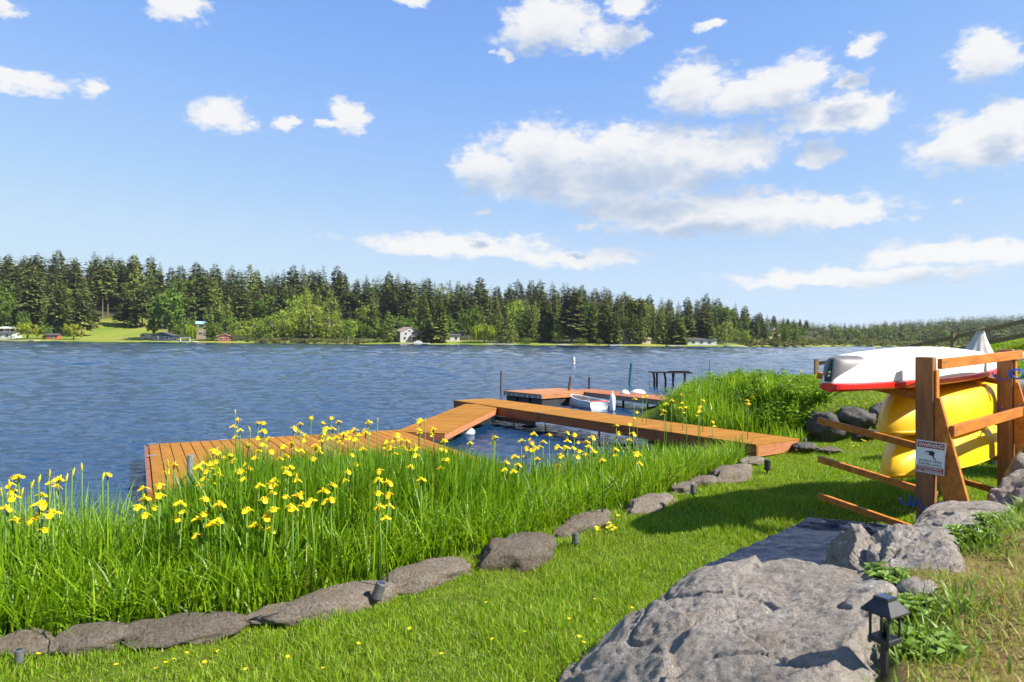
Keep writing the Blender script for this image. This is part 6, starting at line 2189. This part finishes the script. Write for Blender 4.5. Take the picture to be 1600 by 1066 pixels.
F6 = [(40, 400), (35, 440), (40, 480), (145, 410), (250, 385), (360, 400), (410, 370), (400, 410), (475, 375), (330, 465), (345, 500), (295, 490), (400, 440), (425, 475), (450, 405), (510, 425), (550, 365), (580, 375), (550, 400),
      (545, 430), (600, 445), (630, 405), (655, 385), (660, 445), (520, 460), (750, 435), (755, 335), (810, 330), (825, 370), (805, 395), (695, 480), (840, 455), (380, 430), (415, 430), (640, 425), (575, 430)]
FB = [(830, 225), (865, 215), (880, 212), (840, 280), (960, 245), (955, 275), (1025, 205), (1030, 240), (1115, 230), (1100, 260), (1100, 275), (1155, 320), (1330, 200), (1345, 190), (1300, 230), (1305, 245), (1525, 125), (1525, 155), (985, 230), (1045, 260), (1320, 215)]
F8 = [(70, 140), (60, 230), (30, 275), (225, 165), (265, 145), (490, 125), (190, 255), (240, 300), (85, 135), (180, 262)]
BUDS = [(500 / 2.667 + 180, 110 / 2.667 + 600), (563 / 2.667 + 180, 180 / 2.667 + 600), (220 / 2.667 + 180, 320 / 2.667 + 600), (128, 726), (77, 736), (103, 743), (48, 753), (33, 765), (113, 734), (4, 765), (15, 752), (60, 745), (160, 741), (590, 655), (664, 655)]


def iris(px, py, zf, n, only_bud=False, dlim=(4.7, 8.6)):
    q = G(px, py, zf)
    d = min(max(q.y, dlim[0]), dlim[1])
    q = D(px, py, d)
    g = max(on_land(q.x, q.y), -.25)
    hh = max(.25, q.z - g)
    if py < 668 and px > 950 or d > 10: reg, cut = 'beyond the walkway', (624, 637)
    elif px < 212: reg, cut = 'at the left frame edge', (755, 778)
    elif px < 345: reg, cut = 'before the platform corner', (745, 780)
    elif px < 470: reg, cut = 'before the middle platform', (700, 750)
    elif px < 640: reg, cut = 'before the right platform end', (680, 730)
    elif px < 800: reg, cut = 'before the ramp', (685, 705)
    else: reg, cut = 'before the long walkway', (693, 703)
    row = 'top' if py < cut[0] else 'middle' if py < cut[1] else 'bottom'
    lab = ('budding yellow iris ' if only_bud else 'blooming yellow iris ') + ('' if only_bud else 'in the %s row ' % row) + reg
    r = tag(empty('yellow_iris', (q.x, q.y, g), rnd(0, 6.28)), lab, 'iris', ('iris buds ' if only_bud else 'irises ') + reg)
    st = link(bpy.data.objects.new('stem', random.choice(STEMS)), r); st.scale = (1, 1, hh)
    def put(me, x, y, z, s):
        o = link(bpy.data.objects.new(me.name.split('.')[0], me), r); o.location = (x, y, z); o.rotation_euler = (rnd(-.25, .25), rnd(-.25, .25), rnd(0, 6.28)); o.scale = (s, s, s); return o
    if only_bud:
        put(bud_me, 0, 0, hh - .05, .75)
    else:
        put(random.choice(BLOOMS), 0, 0, hh, rnd(.60, .80) * (1 if d < 7 else 1.1)); put(pod_me, 0, 0, hh, 1)
        if random.random() < .6:
            a_ = rnd(0, 6.28); put(random.choice(BLOOMS), .05 * math.cos(a_), .05 * math.sin(a_), hh - rnd(.05, .11), rnd(.6, .8))
        if random.random() < .35: put(bud_me, rnd(-.02, .02), rnd(-.02, .02), hh - .03, .8)


random.seed(99)
for a, b in F7: iris(180 + a / 2.667, 600 + b / 2.667, rnd(.93, 1.02) if b > 200 else rnd(1.0, 1.15), 1)
for a, b in F6: iris(680 + a / 2.667, 540 + b / 2.667, rnd(.78, .92), 1, dlim=(5.5, 9.4))
for a, b in FB: iris(680 + a / 2.667, 540 + b / 2.667, rnd(.95, 1.1), 1, dlim=(11.8, 17.5))
for a, b in F8: iris(a / 2.912, 700 + b / 2.912, rnd(.95, 1.05), 1, dlim=(4.6, 6.0))
for a, b in BUDS: iris(a, b, rnd(1.0, 1.2), 1, True, dlim=(4.8, 8.4))

# ------------------------------------------------------------------ buttercups in the lawn
flw = MB()
for k in range(5):
    a = k * 1.2566; d = Vector((math.cos(a), math.sin(a), 0)); s = Vector((-d.y, d.x, 0))
    flw.add([Vector((0, 0, 0)), d * .008 + s * .006 + Vector((0, 0, .004)), d * .013 + Vector((0, 0, .005)), d * .008 - s * .006 + Vector((0, 0, .004))], [(0, 1, 2), (0, 2, 3)])
fl_me = flw.mesh('flower'); fl_me.materials.append(M['petal'])
st_me = MB().tube([(0, 0, -.01), (0, 0, 1)], [.0012, .001], 4).mesh('stem'); st_me.materials.append(M['stem'])
BC = [(182, 1025), (244, 1035), (259, 1026), (272, 1021), (292, 1011), (320, 1026), (384, 1038), (341, 1007), (60, 1007), (332, 1064), (890, 967), (905, 1000), (912, 1010), (988, 940), (770, 1000), (690, 1030), (560, 1010), (820, 990), (505, 1045),
      (640, 985), (450, 1020), (930, 925), (760, 940), (1000, 880)]
for k in range(22): BC.append((rnd(930, 968), rnd(806, 826)))
for k in range(30): BC.append((rnd(1315, 1385), rnd(676, 694)))
for px, py in BC:
    q = G(px, py, .36)
    z = on_land(q.x, q.y)
    where = 'beside the retaining rocks' if px > 1300 else 'behind the low stretched border stone' if 925 < px < 970 and py < 830 else 'in the left foreground lawn' if px < 600 else 'in the lawn between stones and huge boulder'
    r = tag(empty('buttercup', (q.x, q.y, z), rnd(0, 6.28)), 'tiny yellow buttercup ' + where, 'flower', 'buttercups ' + where)
    s = link(bpy.data.objects.new('stem', st_me), r); s.scale = (1, 1, .062)
    f = link(bpy.data.objects.new('flower', fl_me), r); f.location = (0, 0, .062); f.scale = (1.1,) * 3 if q.y < 6 else (1.7,) * 3; f.rotation_euler = (rnd(-.3, .3), rnd(-.3, .3), 0)

# ------------------------------------------------------------------ thin summer haze over the lake
hz = MB().box((-3100, -80, -4), (4300, 3400, 130)).build('haze', None)
hm = bpy.data.materials.new('thin haze'); hm.use_nodes = True
nt = hm.node_tree; nt.nodes.clear()
vo = nt.nodes.new('ShaderNodeVolumePrincipled'); vo.inputs['Color'].default_value = (0.86, 0.92, 1.0, 1); vo.inputs['Density'].default_value = 0.00006
vo.inputs['Anisotropy'].default_value = 0.2
ot = nt.nodes.new('ShaderNodeOutputMaterial'); nt.links.new(vo.outputs[0], ot.inputs['Volume'])
hz.data.materials.append(hm)
tag(hz, 'thin bluish haze over the lake and the far forest', 'haze', kind='stuff')

# ------------------------------------------------------------------ look-alikes: say which one, counted along the picture from the left
def ordinal(n): return str(n) + ('th' if 10 <= n % 100 <= 20 else {1: 'st', 2: 'nd', 3: 'rd'}.get(n % 10, 'th'))


same = {}
for o in C.objects:
    if o.parent is None and o.get('label') and o.get('group'): same.setdefault(o['label'], []).append(o)
for lab, obs in same.items():
    if len(obs) < 2: continue
    obs.sort(key=lambda o: o.location.x / max(.1, o.location.y))
    for k, o in enumerate(obs): o['label'] = '%s, %s from left' % (lab, ordinal(k + 1))
